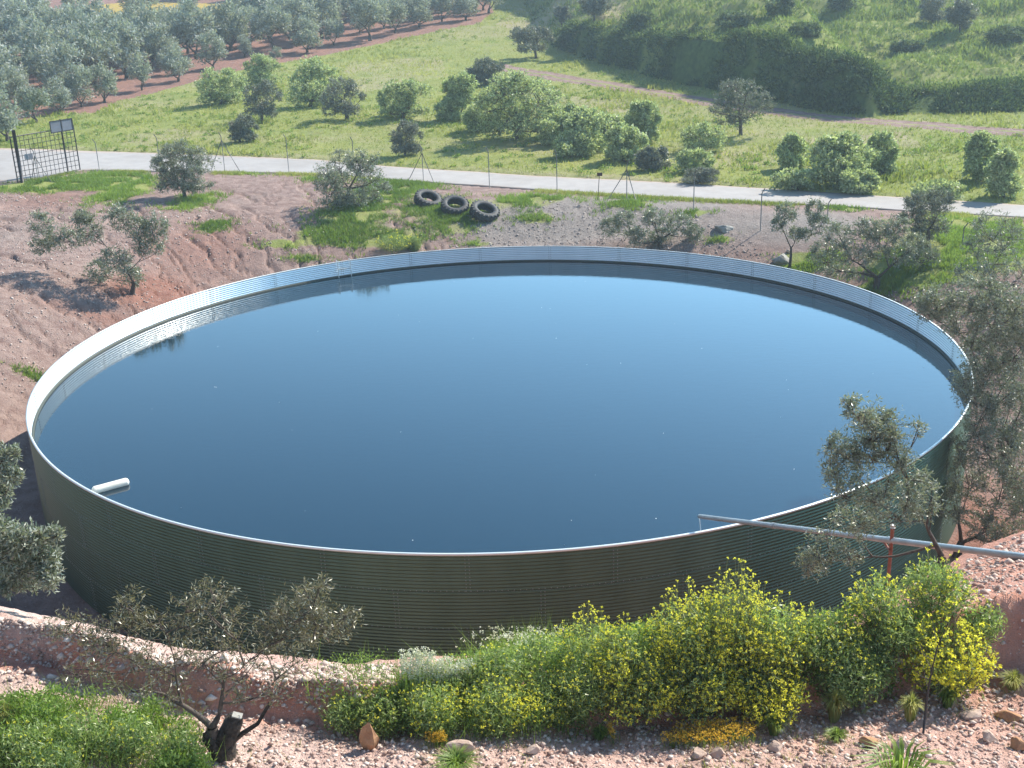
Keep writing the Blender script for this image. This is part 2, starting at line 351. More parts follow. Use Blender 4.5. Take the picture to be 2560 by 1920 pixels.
# ---------------------------------------------------------------- ground sheet (fan of quads)
O = np.array([0., -7.])
rr = [3.0]
while rr[-1] < 400: rr.append(rr[-1]+max(.06, rr[-1]*.0037))
rr = np.array(rr)
aa = np.concatenate([np.linspace(-80, -27, 40)[:-1], np.linspace(-27, 27, 760), np.linspace(27, 80, 40)[1:]])
A_, Rr = np.meshgrid(np.radians(aa), rr); X = O[0]+Rr*np.sin(A_); Y = O[1]+Rr*np.cos(A_)
Z = H(X, Y)
nr, nc = X.shape; idx = np.arange(nr*nc).reshape(nr, nc)
Fq = np.stack([idx[:-1, :-1], idx[:-1, 1:], idx[1:, 1:], idx[1:, :-1]], -1).reshape(-1, 4)[:, ::-1]
rho = np.hypot(X-TC[0], Y-TC[1])-TR; S_ = Y-yfar(X)
ga = np.where(S_ > -.1, 1., 0.)*1.0; rd = np.full(X.shape, .15); gy = np.zeros(X.shape); dr = np.full(X.shape, .28)+.55*(fbm(X*.06, Y*.09, 71, 3))+.3*fbm(X*.3, Y*.4, 72, 3); yl = np.zeros(X.shape)
# dirt track through the meadow
TRK = G([1240, 1300, 1400, 1520, 1700, 1850, 2000, 2200, 2400, 2560, 2560], [165, 178, 195, 212, 243, 270, 288, 305, 322, 330, 332])[:, :2]
TRK[-1] = TRK[-2]+(TRK[-2]-TRK[-3])*3
def dseg(x, y, L):
    m = np.full(x.shape, 1e9)
    for a, b in zip(L[:-1], L[1:]):
        v = b-a; t = np.clip(((x-a[0])*v[0]+(y-a[1])*v[1])/(v @ v), 0, 1); m = np.minimum(m, np.hypot(x-a[0]-v[0]*t, y-a[1]-v[1]*t))
    return m
far = Y > 40
dt = np.full(X.shape, 99.); dt[far] = dseg(X[far], Y[far], TRK)
tk = np.exp(-((dt-.75)/.42)**2)*1.25+.25*np.exp(-(dt/1.0)**2); ga -= tk*1.1*(S_ > 0); rd += .0*tk
# grove floor
GP = region([(-60, 330), (60, 300), (132, 284), (241, 283), (295, 252), (389, 232), (505, 197), (620, 172), (850, 130), (986, 101), (1122, 72), (1200, 58), (1235, 30), (1225, 6)])
gp = np.concatenate([GP, [[GP[-1, 0]+3, GP[-1, 1]+90], [-180, 400], [-180, 60]]])
gv = inpoly(X, Y, gp); ga[gv] = -.0; rd[gv] = .62; dr[gv] = .3
gvx = gv & inpoly(X, Y, region([(180, 95), (60, 60), (150, 20), (330, 4), (640, 12), (600, 55), (520, 75)])); ga[gvx] = .52; yl[gvx] = .9; rd[gvx] = .2
dd = region([(1240, 60), (1300, 20), (1560, 15), (1600, 50), (1450, 80), (1330, 85)]); q = inpoly(X, Y, dd); dr[q] += .45
for pts, amt in (([(880, 150), (1100, 140), (1120, 190), (900, 235), (860, 180)], .35), ([(1380, 240), (1600, 250), (1620, 280), (1400, 285)], .35),
                 ([(2000, 350), (2250, 330), (2320, 370), (2050, 380)], .45), ([(330, 320), (620, 330), (560, 370), (300, 365)], .28)):
    q = inpoly(X, Y, region(pts)); dr[q] += amt
dr[(S_ > -.1) & (S_ < 1.2)] += .3
def blob(arr, px, py, rx, ry, amt):
    c = G1(px, py); a = G1(px-rx, py); b = G1(px, py-ry); e = G1(px, py+ry)
    sx = max(hypot(*(c-a)[:2]), .05); sy = max(min(hypot(*(c-b)[:2]), hypot(*(c-e)[:2])*1.6), .05)
    arr += amt*np.exp(-(((X-c[0])/sx)**2+((Y-c[1])/sy)**2)**1.3)*((rho > .1))*(S_ < 0)
GREEN = [(250, 450, 150, 20), (150, 462, 130, 10), (300, 480, 70, 30), (500, 495, 60, 12), (455, 517, 60, 9), (535, 562, 45, 14), (640, 430, 90, 9), (800, 440, 60, 9),
         (880, 530, 90, 40), (990, 470, 130, 28), (830, 590, 110, 26), (1140, 562, 38, 18), (1000, 600, 90, 25), (1320, 500, 120, 14), (1570, 505, 70, 12), (1340, 548, 60, 18), (1110, 530, 120, 30),
         (1740, 532, 50, 10), (1800, 600, 40, 12), (2420, 600, 170, 60), (2300, 660, 160, 60), (2520, 580, 120, 60), (2030, 660, 90, 30), (1980, 655, 50, 25), (2110, 520, 60, 6),
         (80, 935, 60, 14), (700, 610, 60, 12), (760, 650, 60, 12), (1200, 612, 50, 8), (2200, 718, 120, 20), (60, 470, 90, 9)]
for g_ in GREEN: blob(ga, *g_, .75)
for p_, a_ in (((60, 590, 130, 60), .35), ((1350, 560, 260, 70), .75), ((1500, 520, 300, 30), .7), ((1750, 560, 200, 60), .6), ((2050, 560, 170, 40), .7), ((120, 770, 260, 60), .15), ((620, 520, 120, 60), .3)): blob(gy, *p_, a_)
for p_, a_ in (((380, 735, 110, 45), .9), ((500, 620, 160, 70), .4), ((130, 500, 130, 25), .35), ((250, 790, 180, 20), .4), ((2330, 1440, 130, 60), .9), ((2450, 1330, 80, 80), .7)): blob(rd, *p_, a_)
nearm = Y < 20
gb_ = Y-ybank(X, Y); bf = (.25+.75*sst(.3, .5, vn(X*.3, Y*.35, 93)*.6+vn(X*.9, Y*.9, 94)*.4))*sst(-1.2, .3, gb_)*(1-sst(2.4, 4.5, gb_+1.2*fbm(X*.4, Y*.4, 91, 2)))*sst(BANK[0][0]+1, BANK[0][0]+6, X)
ph_ = np.degrees(np.arctan2(X, np.maximum(Y, .1))); d_ = np.hypot(X, Y); dbv = np.interp(ph_, PH, DB)
rd += np.where(nearm, .75*np.exp(-((d_-dbv-.05)/.22)**2)-.08, 0); rd[(Y < 30) & (X > 9)] += .35
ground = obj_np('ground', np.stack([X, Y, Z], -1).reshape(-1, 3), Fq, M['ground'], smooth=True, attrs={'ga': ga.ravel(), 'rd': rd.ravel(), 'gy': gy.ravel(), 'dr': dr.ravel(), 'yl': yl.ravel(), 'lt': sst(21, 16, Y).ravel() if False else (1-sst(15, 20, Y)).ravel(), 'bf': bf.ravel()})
ground['kind'] = 'structure'
# road: a slab standing 5 cm proud of its verge
rx = np.linspace(-90, 80, 260); ya = ynear(rx); yb_ = yfar(rx); ya = ya+.12*fbm(rx*.7, rx*0, 81, 2); yb_ = yb_+.12*fbm(rx*.7, rx*0, 83, 2)
zz = road_z(rx)+.02; k = 13; V = []; ev = []
for i in range(len(rx)):
    V.append((rx[i], ya[i], zz[i]-.3))
    for j in range(k): t = j/(k-1); V.append((rx[i], ya[i]*(1-t)+yb_[i]*t, zz[i]))
    V.append((rx[i], yb_[i], zz[i]-.3)); ev += [1, 1, .55]+[0]*(k-4)+[.55, 1, 1]
kk = k+2; Fr = [(i*kk+j, (i+1)*kk+j, (i+1)*kk+j+1, i*kk+j+1) for i in range(len(rx)-1) for j in range(kk-1)]
obj_np('road', np.array(V), Fr, M['road'], attrs={'e': np.array(ev)})['kind'] = 'structure'
bb = np.array([(0, 0)])
# ---------------------------------------------------------------- the tank
s0 = on_z(1168, 1400, 3.2); NPAN = 29; ph0 = -pi/2+math.asin((s0[0]-TC[0])/TR)
tank = empty('water_tank', (TC[0], TC[1], 0))
tag(tank, 'huge round open water tank of corrugated galvanised steel in the middle', 'water tank')
NS = 420; RH = .85; NCOR = 11
def shell(z0, z1, r0, amp, inward=False, ncor=NCOR, per=6):
    th = np.linspace(0, 2*pi, NS+1)[:-1]; rows = ncor*per+1; zs = np.linspace(z0, z1, rows); rr_ = r0+amp*np.cos(np.linspace(0, ncor*2*pi, rows)+pi)
    V = np.stack([np.outer(rr_, np.cos(th)), np.outer(rr_, np.sin(th)), np.outer(zs, np.ones(NS))], -1).reshape(-1, 3)
    i = np.arange((rows-1)*NS).reshape(rows-1, NS); F4 = np.stack([i, np.roll(i, -1, 1), np.roll(i, -1, 1)+NS, i+NS], -1).reshape(-1, 4)
    return V, (F4[:, ::-1] if inward else F4)
for kx in range(4):
    r0 = TR+(.004 if kx % 2 else 0); V, Fs = shell(kx*RH, (kx+1)*RH-.004, r0, .011)
    tv_ = np.tile(np.arange(NS)*2*pi/NS, NCOR*6+1); pk_ = np.floor((tv_-ph0)/(2*pi/NPAN)+(0 if kx in (3, 1) else .5)+.5*0).astype(int) % NPAN; o = obj_np('wall_ring', V, Fs, M['zinc_shaded'], tank, True, attrs={'pn': np.random.default_rng(kx).uniform(0, 1, NPAN)[pk_]})
V, Fs = shell(2*RH+.1, RIM-.01, TR-.03, .011, True, 21); obj_np('inner_wall', V, Fs, M['zinc_lit'], tank, True)
# rim angle
th = np.linspace(0, 2*pi, NS+1)[:-1]; prof = [(-.035, RIM-.012), (-.035, RIM+.010), (.018, RIM+.010), (.018, RIM-.03), (.013, RIM-.03), (.013, RIM-.012)]
V = np.array([((TR+a)*cos(t), (TR+a)*sin(t), z) for a, z in prof for t in th]); Fs = [(a*NS+i, a*NS+(i+1) % NS, ((a+1) % 6)*NS+(i+1) % NS, ((a+1) % 6)*NS+i) for a in range(6) for i in range(NS)]
obj_np('rim', V, np.array(Fs)[:, ::-1], M['rim'], tank)
prof = [(-.085, WATER-.25), (-.10, WATER+.03), (-.085, WATER+.055), (-.05, WATER+.055)]
V = np.array([((TR+a)*cos(t), (TR+a)*sin(t), z) for a, z in prof for t in th]); Fs = [(a*NS+i, (a+1)*NS+i, (a+1)*NS+(i+1) % NS, a*NS+(i+1) % NS) for a in range(3) for i in range(NS)]
obj_np('liner', V, np.array(Fs), M['liner'], tank, True)
# seams with bolts
BP = []; BN = []; lap = MB()
for kx in range(4):
    for i in range(NPAN):
        t = ph0+(i+(0 if kx in (3, 1) else .5))*2*pi/NPAN
        for c in range(NCOR):
            z = kx*RH+(c+.5)*RH/NCOR
            for dt_ in (-.04, .04):
                a = t+dt_/TR; BP.append(((TR+.013)*cos(a), (TR+.013)*sin(a), z)); BN.append((cos(a), sin(a), 0))
                if kx == 3 and c > 3: BP.append(((TR-.043)*cos(a), (TR-.043)*sin(a), z)); BN.append((-cos(a), -sin(a), 0))
for kx in (1, 2, 3):
    nb = 700
    for i in range(nb):
        a = 2*pi*i/nb; BP.append(((TR+.014)*cos(a), (TR+.014)*sin(a), kx*RH+RH/NCOR*.5)); BN.append((cos(a), sin(a), 0))
BP = np.array(BP); BN = np.array(BN); Tn = np.cross(BN, [0, 0, 1]); q = .011; Vb = []
for sx, sz in ((-1, -1), (1, -1), (1, 1), (-1, 1)): Vb.append(BP+Tn*q*sx+np.array([0, 0, q*sz])-BN*.004)
for sx, sz in ((-1, -1), (1, -1), (1, 1), (-1, 1)): Vb.append(BP+Tn*q*.7*sx+np.array([0, 0, q*.7*sz])+BN*.011)
Vb = np.stack(Vb, 1).reshape(-1, 3); b8 = (np.arange(len(BP))*8)[:, None, None]
Fb = (b8+np.array([[4, 5, 6, 7], [0, 1, 5, 4], [1, 2, 6, 5], [2, 3, 7, 6], [3, 0, 4, 7]])[None]).reshape(-1, 4)
ob = obj_np('bolts', Vb, Fb, mat('bolt_zinc', (.20, .21, .19), .5, .6), tank); ob['kind'] = 'stuff'
# water
thw = np.linspace(0, 2*pi, 257)[:-1]; me = bpy.data.meshes.new('water'); me.from_pydata([((TR-.05)*cos(t), (TR-.05)*sin(t), 0) for t in thw], [], [tuple(range(256))]); me.materials.append(M['water'])
wo = link(bpy.data.objects.new('water', me)); wo.location = (TC[0], TC[1], WATER); wo['kind'] = 'structure'
rs_ = np.random.default_rng(44); a_ = rs_.uniform(0, 2*pi, 50); q_ = (TR-.3)*np.sqrt(rs_.uniform(0, 1, 50)); Ps_ = np.stack([TC[0]+q_*np.cos(a_), TC[1]+q_*np.sin(a_), np.full(50, WATER+.006)], -1)
Vq_, Fq_, _ = quads(Ps_, np.stack([np.cos(a_*7), np.sin(a_*7), 0*a_], -1), rs_.uniform(.015, .035, 50), .022, rs_)
Vq_[:, 2] = np.clip(Vq_[:, 2], WATER+.004, WATER+.02); obj_np('floating_specks', Vq_, Fq_, M['foam'])['kind'] = 'stuff'
# small ladder hooked inside the far rim
lp = on_z(876, 663, RIM); an = atan2(lp[1]-TC[1], lp[0]-TC[0]); mb = MB(); er = Vector((cos(an), sin(an), 0)); et = Vector((-sin(an), cos(an), 0))
for sgn in (-1, 1): mb.tube([er*(TR+.06)+et*.27*sgn+Vector((0, 0, RIM-.1)), er*(TR+.03)+et*.27*sgn+Vector((0, 0, RIM+.07)), er*(TR-.12)+et*.27*sgn+Vector((0, 0, RIM+.06)), er*(TR-.12)+et*.27*sgn+Vector((0, 0, WATER-.3))], .016)
for z in (WATER+.08, WATER+.34): mb.tube([er*(TR-.12)-et*.27+Vector((0, 0, z)), er*(TR-.12)+et*.27+Vector((0, 0, z))], .014)
mb.build('ladder', M['rim'], tank)
# pipe over the rim, and its trickle
A = Vector(on_z(1749, 1291, 3.62)); B = Vector(CAM+(G1(2575, 1394)-CAM)*.965); dv = (B-A); pipe = empty('inlet_pipe', B)
tag(pipe, 'long straight galvanised pipe lying over the tank rim and dripping water into the tank', 'pipe')
mb = MB(); mb.tube([A-B, Vector((0, 0, 0)), dv.normalized()*3], .045, 20, cap=False); mb.tube([A-B, A-B+dv.normalized()*.001, A-B+dv.normalized()*.5], [.045, .038, .038], 20, cap=False)
mb.build('pipe_barrel', M['pipe'], pipe, True)
mb = MB()
for t in (.33, .7): c = A-B+dv*t; mb = MB(); mb.tube([c-dv.normalized()*.05, c+dv.normalized()*.05], .054, 20); mb.build('coupling', M['pipe'], pipe)
M['drip'] = mat('falling_water', (.75, .80, .82), .1); M['drip'].node_tree.nodes['Principled BSDF'].inputs['Transmission Weight'].default_value = .4
mb = MB(); e0 = A-B+Vector((0, 0, -.05)); mb.tube([e0, e0+Vector((.02, .0, -.2)), e0+Vector((.045, -.01, -.5)), e0+Vector((.055, -.01, WATER-A[2]+.05))], [.012, .009, .011, .016], 6)
mb.build('water_trickle', M['drip'], pipe, True)
# painted prop
pg = G1(2217, 1500); pp = on_z(2216, 1290, 4.35); 
yy = B[1]+(A[1]-B[1])*.0
tt = (B[0]-pp[0])/(B[0]-A[0]) if abs(B[0]-A[0]) > 0 else .5
cx_ = None
for t in np.linspace(0, 1, 400):
    p = np.array(B+(A-B)*t)-CAM; u = 1280+FPX*(p @ R_)/(p @ F_)
    if u < 2217: cx_ = B+(A-B)*t; break
base = Vector((cx_[0]+.02, cx_[1]-.14, 0)); base.z = H1(base.x, base.y)
pr = empty('pipe_prop', base); tag(pr, 'rusty red upright pole with a pale cap standing against the steel pipe', 'pole')
top = cx_.z+hpx(cx_, 42)-base.z; mb = MB(); mb.tube([(0, 0, -.3), (0, 0, top)], .026, 12); mb.build('shaft', M['rust'], pr, True)
mb = MB(); mb.tube([(0, 0, top-.005), (0, 0, top+.04)], [.04, .034], 12); mb.build('cap', M['foam'], pr, True)
mb = MB(); mb.tube([(-.02, -.045, cx_.z-base.z-.09), (-.02, .22, cx_.z-base.z-.09)], .018, 8); mb.build('bracket', M['rust'], pr, True)
# float
f0 = Vector(on_z(229, 1224, WATER+.1)); f1 = Vector(on_z(322, 1199, WATER+.1)); fc = (f0+f1)/2; L = (f1-f0).length/2
me_r = .10; mb = MB(); n = 10; ps = []; rs = []
for i in range(n+1): a = pi/2*i/n; ps.append((-L+me_r*(1-sin(a)) if False else -L+me_r*.8*(1-cos(a)), 0, 0)); rs.append(max(me_r*sin(a), .004))
ps2 = [(-p[0], 0, 0) for p in ps[::-1]]; mb.tube(ps+ps2, rs+rs[::-1], 20)
fl = mb.build('float', M['foam'], None, True, loc=(fc.x, fc.y, WATER+.06)); fl.rotation_euler = (0, 0, atan2(f1.y-f0.y, f1.x-f0.x))
tag(fl, 'long pale rounded float lying on the water against the left side of the tank', 'float')
# ---------------------------------------------------------------- leaves, twigs, trees
def tubes(segs, n=4):
    Vs = []; Fs = []; b = 0; ca = np.cos(np.arange(n)*2*pi/n); sa = np.sin(np.arange(n)*2*pi/n); by = {}
    for P, rd_ in segs: by.setdefault(len(P), []).append((P, rd_))
    for k, L_ in by.items():
        P = np.array([q[0] for q in L_], float); rd_ = np.array([np.ones(k)*q[1] for q in L_]); m = len(L_)
        T = nrm(np.gradient(P, axis=1)); a = np.cross(T, [.31, .17, .93]); bad = np.linalg.norm(a, axis=2) < .15; a[bad] = np.cross(T[bad], [1, 0, 0]); a = nrm(a); c = np.cross(T, a)
        V = P[:, :, None]+(a[:, :, None]*ca[:, None]+c[:, :, None]*sa[:, None])*rd_[:, :, None, None]; Vs.append(V.reshape(-1, 3))
        i = np.arange(m*k*n).reshape(m, k, n)[:, :-1]+b; j = np.roll(i, -1, 2); Fs.append(np.stack([i, j, j+n, i+n], -1).reshape(-1, 4)); b += m*k*n
    return np.concatenate(Vs), np.concatenate(Fs)
def bez(a, b, c, n):
    t = np.linspace(0, 1, n)[:, None]; return (1-t)**2*a+2*t*(1-t)*b+t*t*c
def tree_data(lobes, fork, tr, twl, lpt, L, W, seed, twig_len=.35, grow=1., limb_n=None, up=.25, sub=True, twig_r=.004, vlo=0, vhi=1, clump=None):
    """lobes: (x,y,z,rx,ry,rz) local; fork: (x,y,z) where limbs leave; returns wood (V,F), leaves (V,F,v)"""
    r = np.random.default_rng(seed); fork = np.array(fork, float); segs = []
    tp = bez(np.zeros(3)-[0, 0, .15], fork*[.2, .2, .5]+r.normal(0, .03, 3)*[1, 1, 0], fork, 6); rad_ = np.linspace(tr*1.35, tr*.85, 6); rad_[0] = tr*1.8; segs8 = [(tp, rad_)]
    lobes = [tuple(l[:3])+tuple(q*grow for q in l[3:6])+tuple(l[6:]) for l in lobes]
    LP = []; LD = []; nodes = [tp[3], tp[4], tp[5]]; nr_ = [tr*.8, tr*.8, tr*.75]
    for lb in sorted(lobes, key=lambda q: np.linalg.norm(np.array(q[:3])-fork)):
        c = np.array(lb[:3], float); rad3 = np.array(lb[3:6], float); vol = float(np.mean(rad3)); k = lb[6] if len(lb) > 6 else 1.
        NA = np.array(nodes); cost = np.linalg.norm(NA-c, axis=1)+.42*np.linalg.norm(NA-fork, axis=1); cost[NA[:, 2] > c[2]+.1*vol] += .5*vol; ib = int(cost.argmin()); st0 = NA[ib]; r0_ = nr_[ib]*.72
        end = c+np.array([0, 0, -.3*rad3[2]])+r.normal(0, .15, 3)*rad3; mid = st0+(end-st0)*.5+r.normal(0, .1, 3)*np.linalg.norm(end-st0)+np.array([0, 0, -.06])*np.linalg.norm(end-st0)
        lim = bez(st0, mid, end, 8)+r.normal(0, .012, (8, 3))*np.linalg.norm(end-st0)*np.linspace(0, 1, 8)[:, None]; lr = np.linspace(r0_, max(r0_*.35, twig_r*1.5), 8); segs8.append((lim, lr)); nodes += [lim[2], lim[4], lim[6]]; nr_ += [lr[2], lr[4], lr[6]]
        ns = max(3, int(6*k)) if sub else 0; starts = [lim[6], lim[7]]
        for _ in range(ns):
            u = nrm(r.normal(size=3)); tgt = c+u*rad3*r.uniform(.35, .75); s = lim[r.integers(4, 8)]
            sb = bez(s, (s+tgt)/2+r.normal(0, .08, 3)*vol, tgt, 5); segs.append((sb, np.linspace(max(tr*.16, twig_r*1.6), twig_r*1.2, 5))); starts += [sb[2], sb[3], sb[4]]
        S = np.array(starts); nt_ = int(twl*k)
        u = nrm(r.normal(size=(nt_, 3))+[0, 0, up]); ends = c+u*rad3*(r.uniform(.25, 1.0, nt_)**.45)[:, None]
        # twig begins at the nearest of the structure's points pulled towards its end
        d2 = ((ends[:, None]-S[None])**2).sum(-1); st = S[d2.argmin(1)]; dr_ = ends-st; ln = np.linalg.norm(dr_, axis=1); 
        tl = np.minimum(ln, twig_len*r.uniform(.7, 1.3, nt_)); dd_ = nrm(dr_+r.normal(0, .25, (nt_, 3))*tl[:, None]); b0 = ends-dd_*tl[:, None]
        if sub:
            for a, b, e in zip(st[::2], b0[::2], ends[::2]): segs.append((np.array([a, (a+b)/2+r.normal(0, .02, 3)*vol, b, e]), np.array([1.3, 1.1, .9, .4])*twig_r))
        t = r.uniform(0, 1, (nt_, lpt)); p = b0[:, None]+dd_[:, None]*(t*tl[:, None])[..., None]; p = p+r.normal(0, L*.25, p.shape)
        LD.append((dd_[:, None]*.7+nrm(r.normal(size=p.shape))+np.array([0, 0, .1])).reshape(-1, 3)); LP.append(p.reshape(-1, 3))
    LP = np.concatenate(LP); LD = np.concatenate(LD)
    Vl, Fl, vv = quads(LP, LD, L*r.uniform(.7, 1.25, len(LP)), W*r.uniform(.8, 1.2, len(LP)), r, vlo, vhi)
    V1, F1 = tubes(segs8, 8); 
    if segs: V2, F2 = tubes(segs, 4); V1, F1 = np.concatenate([V1, V2]), np.concatenate([F1, F2+len(V1)])
    return (V1, F1), (Vl, Fl, vv)
def plant(name, label, cat, base, data, leafm, group=None, woodm=None, wood='trunk', crown='crown'):
    o = empty(name, base); tag(o, label, cat, group); (V, Fw), (Vl, Fl, vv) = data
    obj_np(wood, V, Fw, woodm or M['bark'], o, True); obj_np(crown, Vl, Fl, leafm, o, attrs={'v': vv}); return o
def lobes_from(P, items, yd=.5):
    """items: (px, py, rx_px, ry_px[, k[, ydepth]]) relative to the photo; P base point"""
    dep = float((P-CAM) @ F_); o = []; rs = random.Random(int(abs(P[0])*100))
    for it in items:
        px, py, ax, ay = it[:4]; k = it[4] if len(it) > 4 else 1.; off = it[5] if len(it) > 5 else rs.uniform(-.5, .5)*yd*ax*dep/FPX*2
        y = P[1]+off; d = rays(px, py)[0]; q = CAM+d*(y-CAM[1])/d[1]; s = float((q-CAM) @ F_)/FPX
        o.append((q[0]-P[0], off, q[2]-P[2], ax*s, ax*s*.9, ay*s, k))
    return o
def auto_lobes(P, x0, y0, x1, y1, n, seed, hollow=.55, low=False):
    rs = random.Random(seed); items = []; cx, cy, rx_, ry_ = (x0+x1)/2, (y0+y1)/2, (x1-x0)/2, (y1-y0)/2
    dep = float((P-CAM) @ F_)/FPX
    for i in range(n):
        a = 2*pi*(i+rs.random()*.6)/n; q = .0 if i == 0 else rs.uniform(.45, .68); 
        items.append((cx+cos(a)*rx_*q, cy+sin(a)*ry_*q, rx_*rs.uniform(.34, .5), ry_*rs.uniform(.36, .52), 1., rs.uniform(-.6, .6)*rx_*dep))
    for _ in range(4):
        a = rs.uniform(-.3, pi+.3); items.append((cx+cos(a)*rx_*.86, cy-sin(a)*ry_*.86, rx_*rs.uniform(.14, .24), ry_*rs.uniform(.14, .26), .35, rs.uniform(-.5, .5)*rx_*dep))
    if low:
        for f in (-.55, 0, .5): items.append((cx+f*rx_, y1-ry_*.25, rx_*.42, ry_*.3, .8, rs.uniform(-.5, .3)*rx_*dep))
    return lobes_from(P, items)
def bbox_tree(label, base, box, nl=7, leaf='olive', twl=90, lpt=9, L=.13, W=.036, fork=.3, tr=None, seed=1, cat='olive tree', name='olive_tree', group=None, **kw):
    P = G1(*base); hh = hpx(P, base[1]-box[1]); lobs = auto_lobes(P, *box, nl, seed, low=kw.pop('low', False)); wm = wpx(P, box[2]-box[0])
    fk = (np.mean([l[0] for l in lobs])*.3, 0, hh*fork); tr = tr or max(.05, hh*.035)
    kw.setdefault('twig_len', wm*.13); kw.setdefault('twig_r', wm*.0022)
    return plant(name, label, cat, P, tree_data(lobs, fk, tr, twl, lpt, L, W, seed, **kw), M[leaf], group)
# --- individual trees between road and tank
bbox_tree('silvery olive tree by the road between the gate and the long bare slope', (462, 496), (378, 352, 545, 482), 11, seed=3, twl=95, tr=.09, fork=.2, low=True)
bbox_tree('olive tree growing out of green weeds left of the three tyres', (872, 514), (780, 372, 982, 530), 11, seed=5, twl=90, tr=.09, low=True)
P = G1(330, 735)
plant('olive_tree', 'wide scraggy olive tree leaning over the gullied bank on the left', 'olive tree', P, tree_data(lobes_from(P, [
    (105, 560, 36, 34, .7), (165, 595, 60, 32, 1), (110, 615, 36, 24, .6), (225, 575, 36, 36, .8), (205, 545, 24, 20, .5), (300, 545, 38, 34, 1), (345, 575, 34, 40, 1), (392, 572, 32, 44, 1), (375, 615, 40, 22, .6),
    (290, 650, 50, 32, 1), (250, 680, 45, 28, .8), (325, 690, 40, 30, .8)]), (.15, 0, .45), .09, 110, 11, .135, .037, 11, twig_len=.45, grow=1.15, twig_r=.007), M['olive'])
P = G1(1650, 618)
plant('olive_tree', 'low olive tree right behind the far rim, right of the shadow of the braced post', 'olive tree', P, tree_data(lobes_from(P, [
    (1525, 570, 32, 30, .8), (1560, 550, 36, 24, .9), (1590, 590, 40, 30, 1), (1635, 545, 40, 28, 1), (1650, 590, 40, 30, 1), (1700, 560, 40, 32, 1), (1735, 585, 28, 30, .8)]), (0, 0, .3), .09, 130, 11, .12, .033, 12, twig_len=.35, twig_r=.006), M['olive'])
P = G1(1972, 672)
plant('olive_tree', 'thin two-topped olive sapling beside the pale boulder behind the tank', 'olive tree', P, tree_data(lobes_from(P, [
    (1965, 530, 34, 34, 1), (1945, 560, 26, 26, .7), (2035, 525, 26, 34, 1), (2050, 560, 34, 30, 1), (1990, 585, 30, 24, .6), (2010, 590, 24, 22, .5)]), (.05, 0, .9), .055, 95, 10, .12, .035, 13, twig_len=.35, twig_r=.006), M['olive'])
P = G1(2190, 722)
plant('olive_tree', 'broad grey olive tree with forked trunk just behind the far right rim', 'olive tree', P, tree_data(lobes_from(P, [
    (2060, 640, 50, 46, 1), (2100, 590, 50, 40, 1), (2165, 575, 48, 36, 1), (2240, 570, 40, 36, .8), (2150, 640, 60, 36, 1), (2250, 630, 50, 44, 1), (2310, 650, 44, 50, 1), (2100, 680, 60, 24, .6), (2210, 600, 46, 40, .8), (2290, 610, 40, 30, .7)]),
    (.02, 0, .45), .12, 150, 11, .115, .03, 14, twig_len=.4, twig_r=.006), M['olive'])
bbox_tree('dense dark olive tree against the pale road at the right', (2322, 622), (2248, 465, 2402, 612), 8, seed=8, twl=100, leaf='dark_olive', L=.11, W=.032, tr=.07)
P = G1(2490, 790)
plant('olive_tree', 'tall sparse olive tree at the right edge behind the big sparkling one', 'olive tree', P, tree_data(lobes_from(P, [
    (2470, 570, 50, 46, 1), (2520, 590, 40, 40, .8), (2440, 620, 36, 36, .7), (2500, 650, 60, 36, .9), (2450, 700, 60, 40, .8), (2540, 700, 50, 60, 1), (2400, 690, 30, 34, .4)]), (0, 0, .9), .09, 110, 10, .11, .028, 15, grow=1.2, twig_len=.35, twig_r=.006), M['olive'])
# --- the two big olives at the right of the tank and the one at the left
P = G1(2392, 1392)
plant('olive_tree', 'big sparkling olive tree filling the right edge beside the tank', 'olive tree', P, tree_data(lobes_from(P, [
    (2345, 755, 45, 34, .6), (2320, 775, 30, 26, .35), (2440, 740, 60, 40, .9), (2500, 790, 70, 60, 1.2), (2400, 800, 50, 40, .5), (2530, 880, 60, 70, 1.2), (2460, 880, 50, 50, .8), (2490, 960, 70, 60, 1.2), (2450, 1040, 40, 60, .8),
    (2540, 1040, 50, 70, 1.2), (2480, 1120, 70, 60, 1.1), (2550, 1160, 60, 70, 1), (2410, 1190, 50, 50, .5), (2500, 1220, 70, 50, .8), (2380, 1260, 40, 40, .5), (2570, 1270, 50, 50, .8), (2450, 1310, 40, 34, .5), (2520, 1340, 50, 36, .6), (2395, 1130, 40, 40, .35), (2420, 960, 36, 50, .5), (2550, 800, 50, 60, .9)], .5), (.12, .1, .35), .10, 250, 14, .08, .021, 21, grow=1.45, twig_len=.3, twig_r=.0035, up=.1), M['olive'])
P = G1(2352, 1447)
plant('olive_tree', 'olive tree leaning over the near right rim of the tank above the pipe', 'olive tree', P, tree_data(lobes_from(P, [
    (2122, 1003, 16, 18, .12), (2160, 1030, 40, 34, .5), (2180, 1075, 44, 40, .7), (2225, 1060, 28, 40, .4), (2295, 1068, 16, 16, .12), (2110, 1130, 44, 42, .8), (2085, 1180, 28, 30, .4), (2160, 1140, 44, 38, .7), (2210, 1110, 40, 40, .6), (2245, 1120, 30, 46, .4),
    (2270, 1190, 46, 50, .7), (2180, 1220, 60, 36, .6), (2110, 1230, 44, 34, .4), (2240, 1260, 60, 44, .7), (2140, 1300, 60, 30, .6), (2060, 1370, 50, 40, .5), (2030, 1410, 34, 30, .4), (2130, 1370, 30, 50, .3), (2310, 1250, 34, 50, .5)], .5), (.0, .05, .3), .07, 150, 10, .060, .0155, 22, grow=1.5, twig_len=.26, twig_r=.003, up=.1), M['olive'])
P = G1(-95, 1545)
